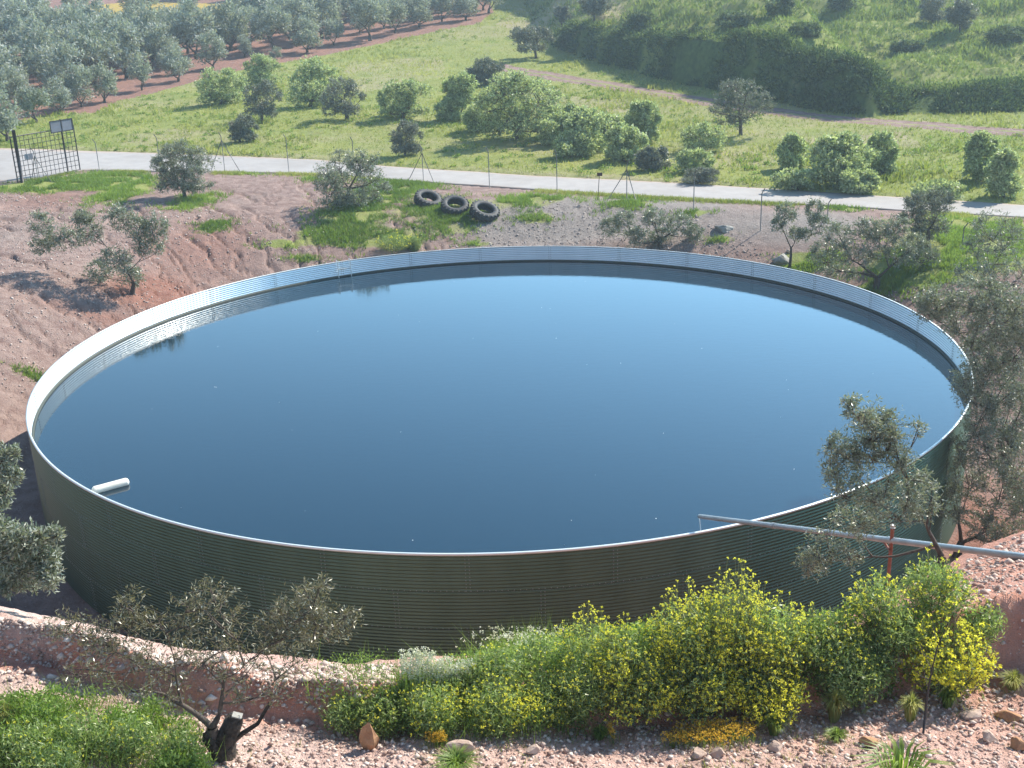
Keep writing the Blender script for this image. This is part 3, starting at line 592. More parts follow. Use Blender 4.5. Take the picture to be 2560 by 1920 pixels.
plant('olive_tree', 'bushy grey olive tree at the left edge beside the dark side of the tank', 'olive tree', P, tree_data(lobes_from(P, [
    (60, 1350, 50, 44, 1), (100, 1380, 44, 50, 1), (20, 1390, 50, 50, 1), (60, 1430, 60, 50, 1.1), (120, 1440, 34, 36, .7), (0, 1460, 50, 34, .8), (140, 1335, 22, 22, .25), (-10, 1330, 40, 40, .7),
    (5, 1230, 26, 36, .5), (30, 1190, 22, 24, .3), (0, 1140, 26, 40, .5), (35, 1130, 12, 16, .15), (-20, 1270, 30, 30, .5)], .5), (-.1, 0, .9), .07, 125, 12, .07, .019, 23, grow=1.2, twig_len=.3, twig_r=.004, up=.1), M['olive'])
# --- foreground olive with the old stump
P = G1(545, 1890)
fo = plant('olive_tree', 'sparse brownish olive tree growing from a thick dark stump in the foreground', 'olive tree', P, tree_data(lobes_from(P, [
    (165, 1560, 44, 34, .35), (250, 1590, 44, 36, .35), (330, 1510, 40, 34, .35), (300, 1570, 60, 40, .5), (420, 1560, 70, 40, .6), (545, 1480, 50, 34, .28), (560, 1530, 60, 34, .3), (480, 1500, 40, 30, .18), (300, 1650, 70, 50, .5), (210, 1680, 50, 30, .25),
    (430, 1640, 70, 50, .5), (520, 1620, 60, 50, .4), (760, 1530, 60, 50, .75), (820, 1560, 60, 44, .75), (790, 1480, 40, 34, .4), (700, 1570, 50, 44, .5), (720, 1640, 60, 44, .45), (600, 1660, 70, 50, .4), (640, 1600, 60, 40, .3), (400, 1720, 70, 40, .3), (660, 1720, 70, 40, .3), (860, 1550, 40, 30, .3)], .45),
    (-.02, 0, .32), .06, 92, 10, .052, .0115, 31, grow=1.6, twig_len=.24, twig_r=.0024, up=.1), M['olive_near'])
r_ = np.random.default_rng(5); mb = MB()
mb.tube([(.03, .02, -.2), (.06, .02, .06), (.1, .03, .2), (.19, .04, .34), (.26, .04, .44), (.30, .04, .47)], [.17, .15, .13, .11, .10, .03], 14)
mb.tube([(.0, .0, -.1), (.02, -.05, .1), (-.06, -.04, .26), (-.1, -.03, .34)], [.09, .075, .06, .01], 10)
mb.tube([(.1, .02, .1), (.3, .0, .26), (.5, .02, .38), (.66, .05, .62)], [.035, .024, .018, .013], 8)
for i, v in enumerate(mb.v): mb.v[i] = tuple(np.array(v)*[.8, .8, .85]+r_.normal(0, .007, 3))
mb.build('stump', m_noisy('dark_old_bark', (.015, .012, .01), (.09, .07, .055), 22, .95, 0, .9, .03), fo, True)
mb = MB(); mb.box((.22, .03, .415), (.09, .08, .012), Matrix.Rotation(.3, 3, 'Y')); mb.box((.14, .02, .36), (.06, .06, .012), Matrix.Rotation(-.3, 3, 'Y')); mb.build('pruning_cut', M['greystone'], fo)
# ---------------------------------------------------------------- grove
variants = []
for k in range(6):
    r = random.Random(k+50); lobs = []
    n = 8
    for i in range(n):
        a = 2*pi*i/n+r.random(); q = 1.05 if i else 0
        lobs.append((cos(a)*q, sin(a)*q, r.uniform(1.6, 3.4) if i else 3.7, r.uniform(.75, 1.1), r.uniform(.75, 1.1), r.uniform(.8, 1.15)))
    wd, lf = tree_data(lobs, (0, 0, .8), .16, 42, 8, .33, .12, 60+k, twig_len=.6, sub=False, up=.3)
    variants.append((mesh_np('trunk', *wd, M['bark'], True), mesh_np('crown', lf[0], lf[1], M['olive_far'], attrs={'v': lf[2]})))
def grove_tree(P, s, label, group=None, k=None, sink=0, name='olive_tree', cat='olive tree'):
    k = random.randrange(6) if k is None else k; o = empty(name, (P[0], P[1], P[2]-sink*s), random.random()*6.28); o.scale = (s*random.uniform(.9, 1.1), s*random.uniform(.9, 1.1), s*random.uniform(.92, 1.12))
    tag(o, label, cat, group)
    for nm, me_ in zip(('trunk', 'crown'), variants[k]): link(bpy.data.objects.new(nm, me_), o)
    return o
taken = []
front = [((20, 352), 125), ((92, 306), 95), ((150, 282), 90), ((205, 268), 85), ((262, 256), 88), ((355, 226), 80), ((447, 203), 85), ((533, 172), 84), ((612, 142), 50), ((690, 150), 34), ((768, 131), 84), ((835, 113), 66), ((900, 84), 62), ((960, 72), 66), ((1035, 58), 62), ((1105, 54), 66), ((1165, 50), 76)]
pos = ['first', 'second', 'third', 'fourth', 'fifth', 'sixth', 'seventh', 'eighth', 'ninth', 'tenth', 'eleventh', 'twelfth', 'thirteenth', 'fourteenth', 'fifteenth', 'sixteenth', 'seventeenth']
for i, (b, wdt) in enumerate(front):
    P = G1(*b); taken.append(P); s = wpx(P, wdt)/3.9
    grove_tree(P, s, 'silvery olive tree, %s from the left in the grove\'s front row along the red strip' % pos[i], 'front row of the olive grove', sink=.45)
back = [((100, 56), 75), ((195, 40), 85), ((338, 62), 70), ((375, 32), 60), ((478, 55), 66), ((612, 30), 60), ((28, 84), 80)]
for i, (b, wdt) in enumerate(back):
    P = G1(*b); taken.append(P); grove_tree(P, wpx(P, wdt)/3.9, 'olive tree with bare dark trunk on the yellow-flowered ground, %s from the left' % ['second', 'third', 'fourth', 'fifth', 'sixth', 'last', 'first'][i], 'olive trees on the yellow-flowered ground', sink=0)
cl = region([(20, 98), (170, 110), (420, 100), (560, 88), (660, 60), (640, 5), (300, 0), (60, 20)])
pts = []
for iy in range(26):
    for ix in range(40):
        x = -95+ix*4.4+(iy % 2)*2.0+random.uniform(-.7, .7); y = 74+iy*4.5+random.uniform(-.7, .7); pts.append((x, y))
pts = np.array(pts); ok = inpoly(pts[:, 0], pts[:, 1], gp) & ~inpoly(pts[:, 0], pts[:, 1], cl)
PT = pts[ok]; PZ = H(PT[:, 0], PT[:, 1]); cnt = 0
for (x, y), z in zip(PT, PZ):
    P = np.array([x, y, z]); d = P-CAM; u = 1280+FPX*(d @ R_)/(d @ F_); v = 960-FPX*(d @ U_)/(d @ F_)
    if u < -90 or u > 1240 or v < -70: continue
    if min(hypot(*(P-q)[:2]) for q in taken) < 3.6: continue
    grove_tree(P, random.uniform(.75, 1.4), 'silver-green olive tree in the thick of the grove, behind its front row', 'olive trees in the thick of the grove', sink=.4); cnt += 1
print('grove', cnt)
# ---------------------------------------------------------------- meadow trees and bushes
def mtree(label, base, box, **k): return bbox_tree(label, base, box, **{**dict(nl=8, twl=62, lpt=9, L=.17, W=.055, leaf='dark_olive', sub=True, grow=1.08), **k})
mtree('round dark olive tree with two thin trunks beyond the road, by the dirt track', (1852, 338), (1768, 198, 1938, 322), seed=31, nl=9, fork=.32, tr=.1)
mtree('spreading dark olive tree at the foot of the grassy bank', (1340, 146), (1270, 62, 1385, 132), seed=32, L=.24, W=.09, leaf='dark_olive')
mtree('small low olive tree in the grass right behind the road, left of the braced post', (1012, 388), (975, 302, 1058, 384), seed=33, low=True, L=.15, W=.05, fork=.15, tr=.07)
mtree('tall narrow dark olive tree in front of a pale green one', (655, 302), (607, 200, 705, 292), seed=34, low=True, leaf='dark_olive')
mtree('little dark olive tree at the foot of the tall narrow one', (600, 356), (572, 288, 648, 350), seed=35, low=True, nl=6, tr=.06)
mtree('rounded grey olive tree in front of a bright green bush', (868, 298), (798, 192, 914, 288), seed=36, low=True)
mtree('grey-purple olive tree at the back of the big pale green bush', (1215, 212), (1168, 146, 1262, 208), seed=37, low=True, L=.2, W=.08)
mtree('slim dark olive tree on the grassy slope above the bank, at the top', (1484, 62), (1448, -12, 1526, 40), seed=38, L=.26, W=.09, fork=.45)
mtree('very thin little olive tree left of the slim one above the bank', (1404, 80), (1386, 16, 1426, 56), seed=39, nl=5, L=.24, W=.08, fork=.45, tr=.07)
mtree('bushy olive tree casting a long shadow down the upper right slope', (2400, 82), (2364, 2, 2448, 74), seed=40, L=.24, W=.08, leaf='dark_olive')
mtree('purplish bare-looking bush on the upper right slope', (2332, 58), (2296, -10, 2372, 50), seed=41, L=.2, W=.05, leaf='dark_olive', cat='bush', name='bush', fork=.1, low=True)
def bush(label, base, box, seed, leaf='fig', twl=78, lpt=9, L=.165, W=.095, nl=8, cat='bush', group=None, **k):
    return bbox_tree(label, base, box, nl=nl, leaf=leaf, twl=twl, lpt=lpt, L=L, W=W, seed=seed, cat=cat, name='leafy_bush', low=True, grow=1.28, fork=.12, group=group, up=.5, **k)
gb = 'pale green bushes in the meadow'
bush('round bright green bush nearest the grove strip at the left of the meadow', (552, 262), (492, 172, 612, 258), 51, group=gb)
bush('pale green bush rising behind the tall narrow olive tree', (655, 218), (608, 140, 704, 214), 52, group=gb)
bush('large bright green bush behind the rounded grey olive tree', (775, 266), (716, 148, 846, 262), 53, group=gb, nl=9)
bush('pale green bush standing alone left of the big clump', (1010, 295), (946, 204, 1080, 290), 54, group=gb)
bush('pale green bush at the left end of the big clump', (1150, 300), (1108, 184, 1198, 262), 55, group=gb)
bush('low green bush in front of the left end of the big clump', (1125, 302), (1090, 246, 1172, 300), 56, group=gb, nl=6)
bush('biggest pale green bush, highest in the middle of the clump', (1290, 348), (1184, 184, 1402, 340), 57, group=gb, nl=14, twl=80)
bush('pale green bush right of the biggest one, low and wide', (1390, 362), (1345, 282, 1450, 358), 58, group=gb)
bush('pale green bush in the right half of the clump', (1470, 380), (1412, 272, 1530, 376), 59, group=gb, nl=9)
bush('pale green bush nearest the road at the right end of the clump', (1560, 404), (1510, 312, 1618, 400), 60, group=gb)
bush('upright pale green bush at the far right end of the clump', (1612, 358), (1562, 254, 1652, 350), 61, group=gb)
bush('low pale bush filling the clump between the biggest bush and its left neighbour', (1215, 330), (1160, 258, 1270, 325), 91, group=gb)
bush('low pale bush in front of the right half of the clump', (1430, 392), (1385, 330, 1490, 388), 92, group=gb)
bush('pale green bush behind the gap right of the biggest bush', (1420, 335), (1370, 262, 1460, 330), 93, group=gb)
bush('low pale bush at the foot of the upright one ending the clump', (1520, 350), (1485, 290, 1570, 346), 94, group=gb)
bush('low dark dome-shaped bush right of the clump', (1632, 424), (1592, 370, 1676, 420), 62, leaf='dark_olive', nl=6)
bush('open pale bush in the shade left of the round dark olive tree', (1755, 378), (1702, 312, 1816, 374), 63, group=gb, twl=32)
bush('pale spindly bush just behind the road, right of the dark dome-shaped bush', (1735, 428), (1690, 374, 1784, 424), 64, group=gb, twl=30)
bush('brownish dry scrub at the road edge below the pale spindly bush', (1745, 458), (1702, 420, 1800, 454), 65, leaf='dark_olive', nl=5, L=.13, W=.03)
bush('small upright green bush alone in the meadow', (1982, 422), (1946, 340, 2012, 418), 66, nl=6, group=gb)
bush('big green bush above the road between the small upright one and its paler neighbour', (2108, 464), (2028, 338, 2186, 456), 67, nl=12, twl=75, group=gb)
bush('medium green bush touching the right side of the big one', (2205, 440), (2166, 334, 2242, 434), 68, group=gb)
bush('low pale bush in front of the big green bush by the road', (2150, 480), (2100, 424, 2194, 476), 69, nl=6, group=gb)
bush('flat pale bush left of the big green bush by the road', (1995, 474), (1930, 426, 2046, 468), 70, nl=6, group=gb, twl=36)
bush('tall pale green bush near the right edge of the meadow', (2450, 452), (2408, 338, 2504, 446), 71, group=gb)
bush('darker green bush at the right edge beside the tall pale one', (2510, 492), (2468, 378, 2552, 486), 72, group=gb)
bush('thin pale bush above the road behind the dense dark olive tree', (2350, 500), (2282, 455, 2410, 494), 73, nl=7, group=gb, twl=30)
for i, (b, bx_, lb) in enumerate([((1600, 82), (1562, 32, 1640, 78), 'dark bush at the top edge of the grassy bank'), ((1950, 40), (1916, -8, 1984, 34), 'dark bush near the top of the slope, middle'), ((2105, 28), (2070, -20, 2146, 22), 'dark bush at the top edge above the long bank'),
                                  ((2015, 94), (1976, 60, 2052, 92), 'spiky dark bush on the rim of the bank, centre'), ((2520, 110), (2470, 68, 2575, 104), 'dark bush on the slope at the right edge'), ((1840, 66), (1790, 36, 1890, 62), 'low dark mound bush on the upper slope'),
                                  ((1560, 150), (1375+20, 84, 1440, 120), 'low bush at the left end of the bank beside the spreading olive tree'), ((2270, 135), (2230, 104, 2310, 132), 'small bush on the bank top near the right'), ((1745, 95), (1722, 72, 1768, 92), 'tiny bush on the bank top near its left')]):
    if i == 6: b = (1418, 122)
    bush(lb, b, bx_, 80+i, leaf='hillbush', nl=6, L=.24, W=.1, twl=50)
# ---------------------------------------------------------------- fence posts
def post(top, base, label, braces=None, group='bent-topped fence posts beside the road', hid=None):
    P = G1(*base); h = hpx(P, base[1]-top[1])*.94; t = empty('fence_post', P); tag(t, label, 'fence post', group)
    sg = 1 if P[0] > 6 else -1
    mb = MB(); mb.tube([(0, 0, -.15), (0, 0, h-.2), (sg*.02, -.02, h-.12), (sg*.10, -.12, h+.06)], .023, 8); mb.build('pole', M['post'], t, True)
    for b in braces or []:
        q = G1(*b); mb = MB(); mb.tube([(0, 0, h-.42), (q[0]-P[0], q[1]-P[1], q[2]-P[2]-.08)], .02, 8); mb.build('brace', M['post'], t, True)
    return t
post((82, 368), (96, 450), 'braced metal fence post standing in front of the iron gate', [(130, 456), (80, 444)])
post((235, 347), (249, 427), 'fence post right of the iron gate, first plain one')
post((393, 334), (403, 432), 'fence post partly hidden behind the silvery olive tree by the road')
post((549, 329), (563, 432), 'braced fence post right of the silvery olive tree by the road', [(525, 430), (606, 436)])
post((715, 334), (723, 434), 'plain fence post right of the braced one beside the silvery olive tree by the road')
post((881, 340), (888, 446), 'fence post rising behind the olive tree that grows out of green weeds')
post((1050, 360), (1059, 453), 'braced fence post above the left tyre', [(1020, 450), (1086, 456)])
post((1217, 367), (1224, 470), 'plain fence post above the right tyre')
post((1390, 371), (1393, 484), 'plain fence post left of the small dark sign on a stick')
post((1565, 398), (1567, 499), 'braced fence post right of the small dark sign on a stick', [(1515, 503), (1592, 505)])
post((1737, 423), (1734, 528), 'plain fence post above the grey boulder on the gravel bank')
post((1906, 469), (1901, 577), 'dark fence post casting a long shadow left of the two-topped sapling')
post((2072, 497), (2068, 556), 'short fence post seen above the broad grey olive tree')
post((2411, 557), (2406, 612), 'short fence post in the green weeds right of the dense dark olive tree')
# small sign
P = G1(1494, 500); t = empty('small_sign', P); tag(t, 'small dark rectangular sign on a thin leaning stick by the road', 'sign'); h = hpx(P, 62)
mb = MB(); mb.tube([(0, 0, -.1), (.10, 0, h)], .016, 8); mb.build('stick', M['iron'], t)
mb = MB(); mb.box((.11, -.03, h+.02), (.26, .02, .17)); mb.build('sign_plate', m_noisy('dark_sign', (.05, .02, .02), (.10, .04, .03), 8, .6), t)
# ---------------------------------------------------------------- iron gate
A = G1(45, 458); B = G1(201, 428); gv_ = B-A; Lg = hypot(gv_[0], gv_[1]); ang = atan2(gv_[1], gv_[0]); gz = max(A[2], B[2])+.06
t = empty('iron_gate', (A[0], A[1], gz-.06), ang); tag(t, 'dark iron grid gate standing across the road at the left, with blank sign boards', 'gate')
hg = hpx(A, 112); mb = MB(); 
for p, q in (((0, .06), (Lg, .06)), ((0, hg), (Lg, hg))): mb.tube([(p[0], 0, p[1]), (q[0], 0, q[1])], .03, 8)
for xx in (0, Lg): mb.tube([(xx, 0, .03), (xx, 0, hg+(.12 if xx else .05))], .035, 8)
mb.build('gate_frame', M['iron'], t)
mb = MB()
for i in range(1, 15): mb.box((Lg*i/15, 0, hg/2+.03), (.028, .012, hg-.05))
for i in range(1, 9): mb.box((Lg/2, .013, .06+(hg-.06)*i/9), (Lg-.04, .012, .028))
mb.build('grid', M['iron'], t)
hp = hpx(A, 128); mb = MB(); mb.tube([(.22, -.1, -.2), (.22, -.1, hp)], .095, 14); mb.build('gate_post', M['iron'], t, True)
xm = Lg*.79; mb = MB(); mb.tube([(xm, -.05, -.1), (xm, -.05, hg+.55)], .05, 12); mb.build('sign_pole', M['iron'], t, True)
w1 = Lg*56/156; h1 = hpx(A, 28); sgn_ = empty('sign_board', (xm-.02, -.12, hg+.10)); sgn_.parent = t
z0 = hg-.12
bpy.data.objects.remove(sgn_)
mb = MB(); 
for q in ((-w1/2, 0), (0, 0), (w1/2, 0)): mb.box((xm+q[0], -.12, z0+h1/2), (.05, .04, h1+.05))
for q in (0, h1): mb.box((xm, -.123, z0+q), (w1+.05, .045, .05))
sb = mb.build('sign_frame', M['iron'], t)
for sg in (-1, 1): mb = MB(); mb.box((xm+sg*w1/4, -.105, z0+h1/2), (w1/2-.05, .012, h1-.05)); mb.build('sign_panel', M['signgrey'], sb)
for sg in (-1, 1): mb = MB(); mb.box((Lg*.22+sg*.15, -.035, hg*.53), (.28, .014, .3)); mb.build('small_sign_panel', M['signgrey'], t)
# ---------------------------------------------------------------- tractor tyres
def tyre_mb():
    mb = MB(); n = 48; prof = [(.40, -.12), (.42, -.19), (.52, -.225), (.64, -.21), (.69, -.15), (.70, 0), (.69, .15), (.64, .21), (.52, .225), (.42, .19), (.40, .12), (.43, .10), (.50, .12), (.60, .10), (.62, 0), (.60, -.10), (.50, -.12), (.43, -.10)]
    m = len(prof)
    for i in range(n):
        a = 2*pi*i/n
        for r0, z in prof: mb.v.append((r0*cos(a), r0*sin(a), z))
    for i in range(n):
        for j in range(m): mb.f.append((i*m+j, ((i+1) % n)*m+j, ((i+1) % n)*m+(j+1) % m, i*m+(j+1) % m))
    return mb
def lugs_mb():
    mb = MB()
    for i in range(20):
        for s in (-1, 1):
            a0 = 2*pi*(i+(.5 if s > 0 else 0))/20; V = []
            for (da, z) in ((0, 0.0), (.2, s*.215)):
                for dd_ in (-.045, .045):
                    for r0 in (.68 if z == 0 else .60, .745 if z == 0 else .725): a = a0+da+dd_; V.append((r0*cos(a), r0*sin(a), z))
            mb.add(V, [(0, 1, 3, 2), (4, 6, 7, 5), (0, 4, 5, 1), (2, 3, 7, 6), (0, 2, 6, 4), (1, 5, 7, 3)])
    return mb
t0 = None
for (px, py, wd, tx, ty, lb) in ((1071, 497, 70, 27, -6, 'leftmost of the three big tractor tyres lying on the bank, with tall weeds in it'), (1138, 513, 71, 27, 3, 'middle one of the three big tractor tyres lying on the bank'), (1212, 527, 75, 27, 8, 'rightmost of the three big tractor tyres lying on the bank, with the knobbliest rim')):
    P = G1(px, py+14); s = wpx(P, wd)/1.46
    t = empty('tractor_tyre', (P[0], P[1], P[2]+.24)); t.rotation_euler = (rad(tx), rad(ty*.5), random.random()); t.scale = (s, s, s); tag(t, lb, 'tyre', 'old tractor tyres on the bank')
    if t0 is None: c = tyre_mb().build('casing', M['tyre'], t, True); l = lugs_mb().build('tread_lugs', M['tyre'], t); t0 = (c, l); t0[1]['kind'] = 'stuff'
    else:
        for q in t0: d = q.copy(); link(d, t)
# ---------------------------------------------------------------- stones
def rock(label, px, py, wd, hgt, m='stone', seed=0, name='stone', cat='stone', group=None, dep=1., rz=None, sink=.38, point=0):
    P = G1(px, py); r = random.Random(seed+1); wm = wpx(P, wd)/2; hm = hpx(P, hgt)/2
    me = bpy.data.meshes.new(name); import bmesh; bm = bmesh.new(); bmesh.ops.create_icosphere(bm, subdivisions=3, radius=1)
    cuts = [(Vector((r.gauss(0, 1), r.gauss(0, 1), r.gauss(0, 1))).normalized(), r.uniform(.5, .8)) for _ in range(12)]
    for v in bm.verts:
        p = v.co.copy()
        for nn, dd_ in cuts:
            e = p.dot(nn)-dd_
            if e > 0: p -= nn*e*.92
        k = 1+.16*float(fbm(np.array([p.x*2.2+seed]), np.array([p.y*2.2+p.z*1.9]), 3, 4)[0])
        p *= k
        if point: p.x *= 1-.45*max(p.z, 0); p.y *= 1-.45*max(p.z, 0)
        v.co = (p.x*wm*1.15, p.y*wm*dep*1.1, p.z*hm*1.25)
    bm.to_mesh(me); bm.free(); me.materials.append(M[m]); o = bpy.data.objects.new(name, me); o.location = (P[0], P[1]+.0, P[2]+hm*(1-sink)); o.rotation_euler = (r.uniform(-.1, .1), r.uniform(-.12, .12), rz if rz is not None else r.uniform(-.5, .5)); link(o)
    return tag(o, label, cat, group)
rock('upright pointed orange stone at the edge of the flower bed', 925, 1872, 56, 66, 'redstone', 1, point=1, dep=.6)
rock('flat pale pinkish stone lying in front of the yellow flowers', 1155, 1878, 72, 30, 'stone', 2, dep=.7)
rock('rounded pale stone right of the flat pinkish one', 1331, 1882, 34, 22, 'stone', 3)
rock('pale stone at the left end of the orange flower mat', 1750, 1890, 40, 18, 'stone', 4)
rock('pinkish stone in front of the orange flower mat, right of the pale one', 1796, 1888, 38, 18, 'stone', 5)
rock('broad pale stone right of the orange flower mat', 1938, 1872, 42, 18, 'stone', 6)
rock('reddish-brown round stone between grass tufts', 2172, 1862, 44, 24, 'redstone', 7)
rock('white-topped stone left of the thin dark sapling', 2250, 1866, 40, 22, 'stone', 8)
rock('long low pink slab right of the sapling, upper', 2430, 1792, 64, 18, 'stone', 9, dep=.6)
rock('broad reddish boulder at the right edge', 2520, 1800, 70, 26, 'redstone', 10, dep=.6)
rock('large pale stone near the lower right corner', 2470, 1850, 42, 22, 'stone', 11)
rock('dark reddish clod at the lower right edge', 2545, 1870, 44, 26, 'redstone', 12)
rock('pale rounded stone on the crest against the dark tank wall, right of the foreground olive', 872, 1684, 26, 18, 'stone', 13)
rock('reddish stone on the crest in the middle against the dark tank wall', 1028, 1690, 30, 20, 'redstone', 14)
rock('small whitish stone on the berm right of the stump, left one of two', 841, 1788, 14, 12, 'stone', 15)
rock('small whitish stone on the berm right of the stump, right one of two', 866, 1794, 18, 14, 'stone', 16)
rock('angular grey block on the gravel bank below a fence post', 1808, 574, 44, 20, 'greystone', 17, name='boulder', cat='boulder', dep=1.1, sink=.75)
rock('large greenish-grey boulder at the foot of the two-topped sapling', 1952, 658, 44, 30, 'greystone', 28, name='boulder', cat='boulder', dep=1., sink=.45)
rock('small white stone next to the greenish-grey boulder', 1972, 632, 12, 12, 'stone', 19)
rock('pale stone lying alone on the bare slope below the silvery olive', 497, 544, 10, 8, 'stone', 20)
# loose gravel and clods: nobody could count them
def pebbles(name, polys, n, smin, smax, m, seed):
    r = np.random.default_rng(seed); ico = np.array([(0, 0, 1), (.9, 0, .1), (.28, .85, .05), (-.72, .53, .12), (-.72, -.53, .02), (.28, -.85, .1), (0, 0, -.6)]); fi = np.array([(0, 1, 2), (0, 2, 3), (0, 3, 4), (0, 4, 5), (0, 5, 1), (6, 2, 1), (6, 3, 2), (6, 4, 3), (6, 5, 4), (6, 1, 5)])
    Ps = []; Ss = []
    for poly, fr in polys:
        q = scatter(poly, n*fr, r); Ps.append(q)
    Q = np.concatenate(Ps); k = len(Q); z = H(Q[:, 0], Q[:, 1]); s = smin+(smax-smin)*r.uniform(0, 1, k)**4
    a = r.uniform(0, 2*pi, k); ca, sa = np.cos(a)[:, None], np.sin(a)[:, None]; sh = r.uniform(.5, 1.2, (k, 1, 3)); V = ico[None]*sh*(1+r.normal(0, .16, (k, 7, 3)))
    V = np.stack([V[..., 0]*ca-V[..., 1]*sa, V[..., 0]*sa+V[..., 1]*ca, V[..., 2]*.75], -1)*s[:, None, None]
    V = V+np.stack([Q[:, 0], Q[:, 1], z+s*.15], -1)[:, None]
    F3 = (np.arange(k)*7)[:, None, None]+fi[None]; o = obj_np(name, V.reshape(-1, 3), F3.reshape(-1, 3), m, attrs={'v': np.repeat(r.uniform(0, 1, k), 7)}); o['kind'] = 'stuff'; return o
mp_ = mat('loose_stones', rough=.9, spec=.2); n_ = NT(mp_); n_.l(n_.mix(n_.attr('v'), (.33, .21, .17), (.76, .65, .58)), n_.b.inputs['Base Color'])
bench = region([(-60, 1640), (450, 1740), (900, 1800), (1500, 1800), (2000, 1750), (2620, 1650), (2700, 1990), (-100, 1990)])
slp = region([(-60, 1560), (400, 1700), (900, 1770), (1300, 1790), (1300, 1690), (854, 1668), (504, 1640), (-20, 1540)])
rgt = region([(2350, 1560), (2620, 1500), (2620, 1340), (2420, 1400)])
pebbles('gravel', [(bench, 1.), (slp, .8), (rgt, .25)], 42000, .004, .042, mp_, 3)
mid = region([(-20, 480), (400, 500), (900, 600), (700, 650), (450, 740), (80, 990), (-40, 1000)]); mid2 = region([(1000, 560), (1300, 500), (1700, 520), (1950, 640), (1900, 655), (1500, 610), (1100, 620)]); mid3 = region([(2200, 730), (2560, 700), (2560, 1000), (2440, 1000), (2380, 850)])
mg_ = mat('loose_grey_stones', rough=.9, spec=.2); n_ = NT(mg_); n_.l(n_.mix(n_.attr('v'), (.34, .26, .23), (.66, .57, .52)), n_.b.inputs['Base Color'])
pebbles('slope_gravel', [(mid, 1.), (mid2, .6), (mid3, .4)], 20000, .012, .075, mg_, 4)
face = region([(-60, 1590), (400, 1700), (900, 1762), (1300, 1775), (2000, 1700), (2400, 1560), (2600, 1500), (2600, 1690), (2400, 1712), (2000, 1775), (1500, 1818), (900, 1822), (450, 1765), (-60, 1665)])
pebbles('clods', [(face, 1.), (slp, 1.), (rgt, .6)], 2600, .015, .085, mp_, 5)
# ---------------------------------------------------------------- grass
def blades(name, Q, h, wd, seed, m, per=3, lean=.45, hv=.5, label=None, z=None, spread=1., vlo=0, vhi=1):
    r = np.random.default_rng(seed); k = len(Q); z = H(Q[:, 0], Q[:, 1]) if z is None else z
    h = np.asarray(h)*np.ones(k); P = np.repeat(np.stack([Q[:, 0], Q[:, 1], z-.02], -1), per, 0); hh = np.repeat(h, per)*(1+hv*r.uniform(-1, 1, k*per)); n = k*per
    P[:, :2] += r.normal(0, 1, (n, 2))*hh[:, None]*.28*spread; a = r.uniform(0, 2*pi, n); w_ = wd*hh/np.mean(h)
    ax = np.stack([np.cos(a), np.sin(a), 0*a], -1); tip = P+np.stack([r.normal(0, lean, n), r.normal(0, lean, n), np.ones(n)], -1)*hh[:, None]
    V = np.stack([P-ax*w_[:, None]*.5, P+ax*w_[:, None]*.5, tip], 1).reshape(-1, 3); big_ = np.clip((vn(Q[:, 0]*.16, Q[:, 1]*.2, 5)*.5+vn(Q[:, 0]*.5, Q[:, 1]*.6, 6)*.5-.25)*2, 0, 1); tv = np.repeat(.6*big_+.4*r.uniform(vlo, vhi, k), per)*.75+.25*r.uniform(vlo, vhi, n)
    o = obj_np(name, V, np.arange(n*3).reshape(n, 3), m, attrs={'v': np.repeat(tv, 3)}); o['kind'] = 'stuff'; return o
def clumpy(Q, f, thr, seed): return Q[vn(Q[:, 0]*f, Q[:, 1]*f, seed) > thr]
r = np.random.default_rng(9)
Q = np.stack([r.uniform(-60, 75, 260000), r.uniform(44, 175, 260000)], -1); Q = Q[r.uniform(0, 1, len(Q)) < np.clip(70/Q[:, 1], 0, 1)**1.5]
d_ = np.abs(np.degrees(np.arctan2(Q[:, 0], Q[:, 1]))) < 27; Q = Q[d_ & (Q[:, 1] > yfar(Q[:, 0])+.1) & ~inpoly(Q[:, 0], Q[:, 1], gp) & (dseg(Q[:, 0], Q[:, 1], TRK) > .95)]
cl_ = vn(Q[:, 0]*.45, Q[:, 1]*.45, 5)*vn(Q[:, 0]*.11, Q[:, 1]*.11, 6)
onb = (Q[:, 0] > BANK[0][0]) & (Q[:, 1] > ybank(Q[:, 0], Q[:, 1])-.3)
Q1 = Q[~onb]; c1 = cl_[~onb]; blades('meadow_grass', Q1, .10+.32*np.clip(c1, 0, .8), .05, 11, M['grass'], 3)
Q2 = Q[onb]; c2 = cl_[onb]; gf = Q2[:, 1]-ybank(Q2[:, 0], Q2[:, 1]); fc_ = (gf < 3.2); blades('bank_grass', Q2[~fc_], .2+.5*np.clip(c2[~fc_], 0, .8), .10, 12, M['dgrass'], 4, spread=1.3)
Q2f = Q2[fc_]
def tussocks(name, Q, hmin, hmax, m, seed, n=26, L=.22, W=.06):
    r = np.random.default_rng(seed); k = len(Q); z = H(Q[:, 0], Q[:, 1]); s_ = hmin+(hmax-hmin)*r.uniform(0, 1, k)**2; N = k*n; P = np.repeat(np.stack([Q[:, 0], Q[:, 1], z], -1), n, 0); ss = np.repeat(s_, n)
    u = nrm(r.normal(size=(N, 3)))*(r.uniform(0, 1, N)**.4)[:, None]; P = P+np.stack([u[:, 0]*1.15, u[:, 1]*1.15, np.abs(u[:, 2])*.8], -1)*ss[:, None]; V, F4, v = quads(P, u+r.normal(0, .4, (N, 3))+[0, 0, .5], L*r.uniform(.6, 1.3, N), W, r); o = obj_np(name, V, F4, m, attrs={'v': v}); o['kind'] = 'stuff'; return o
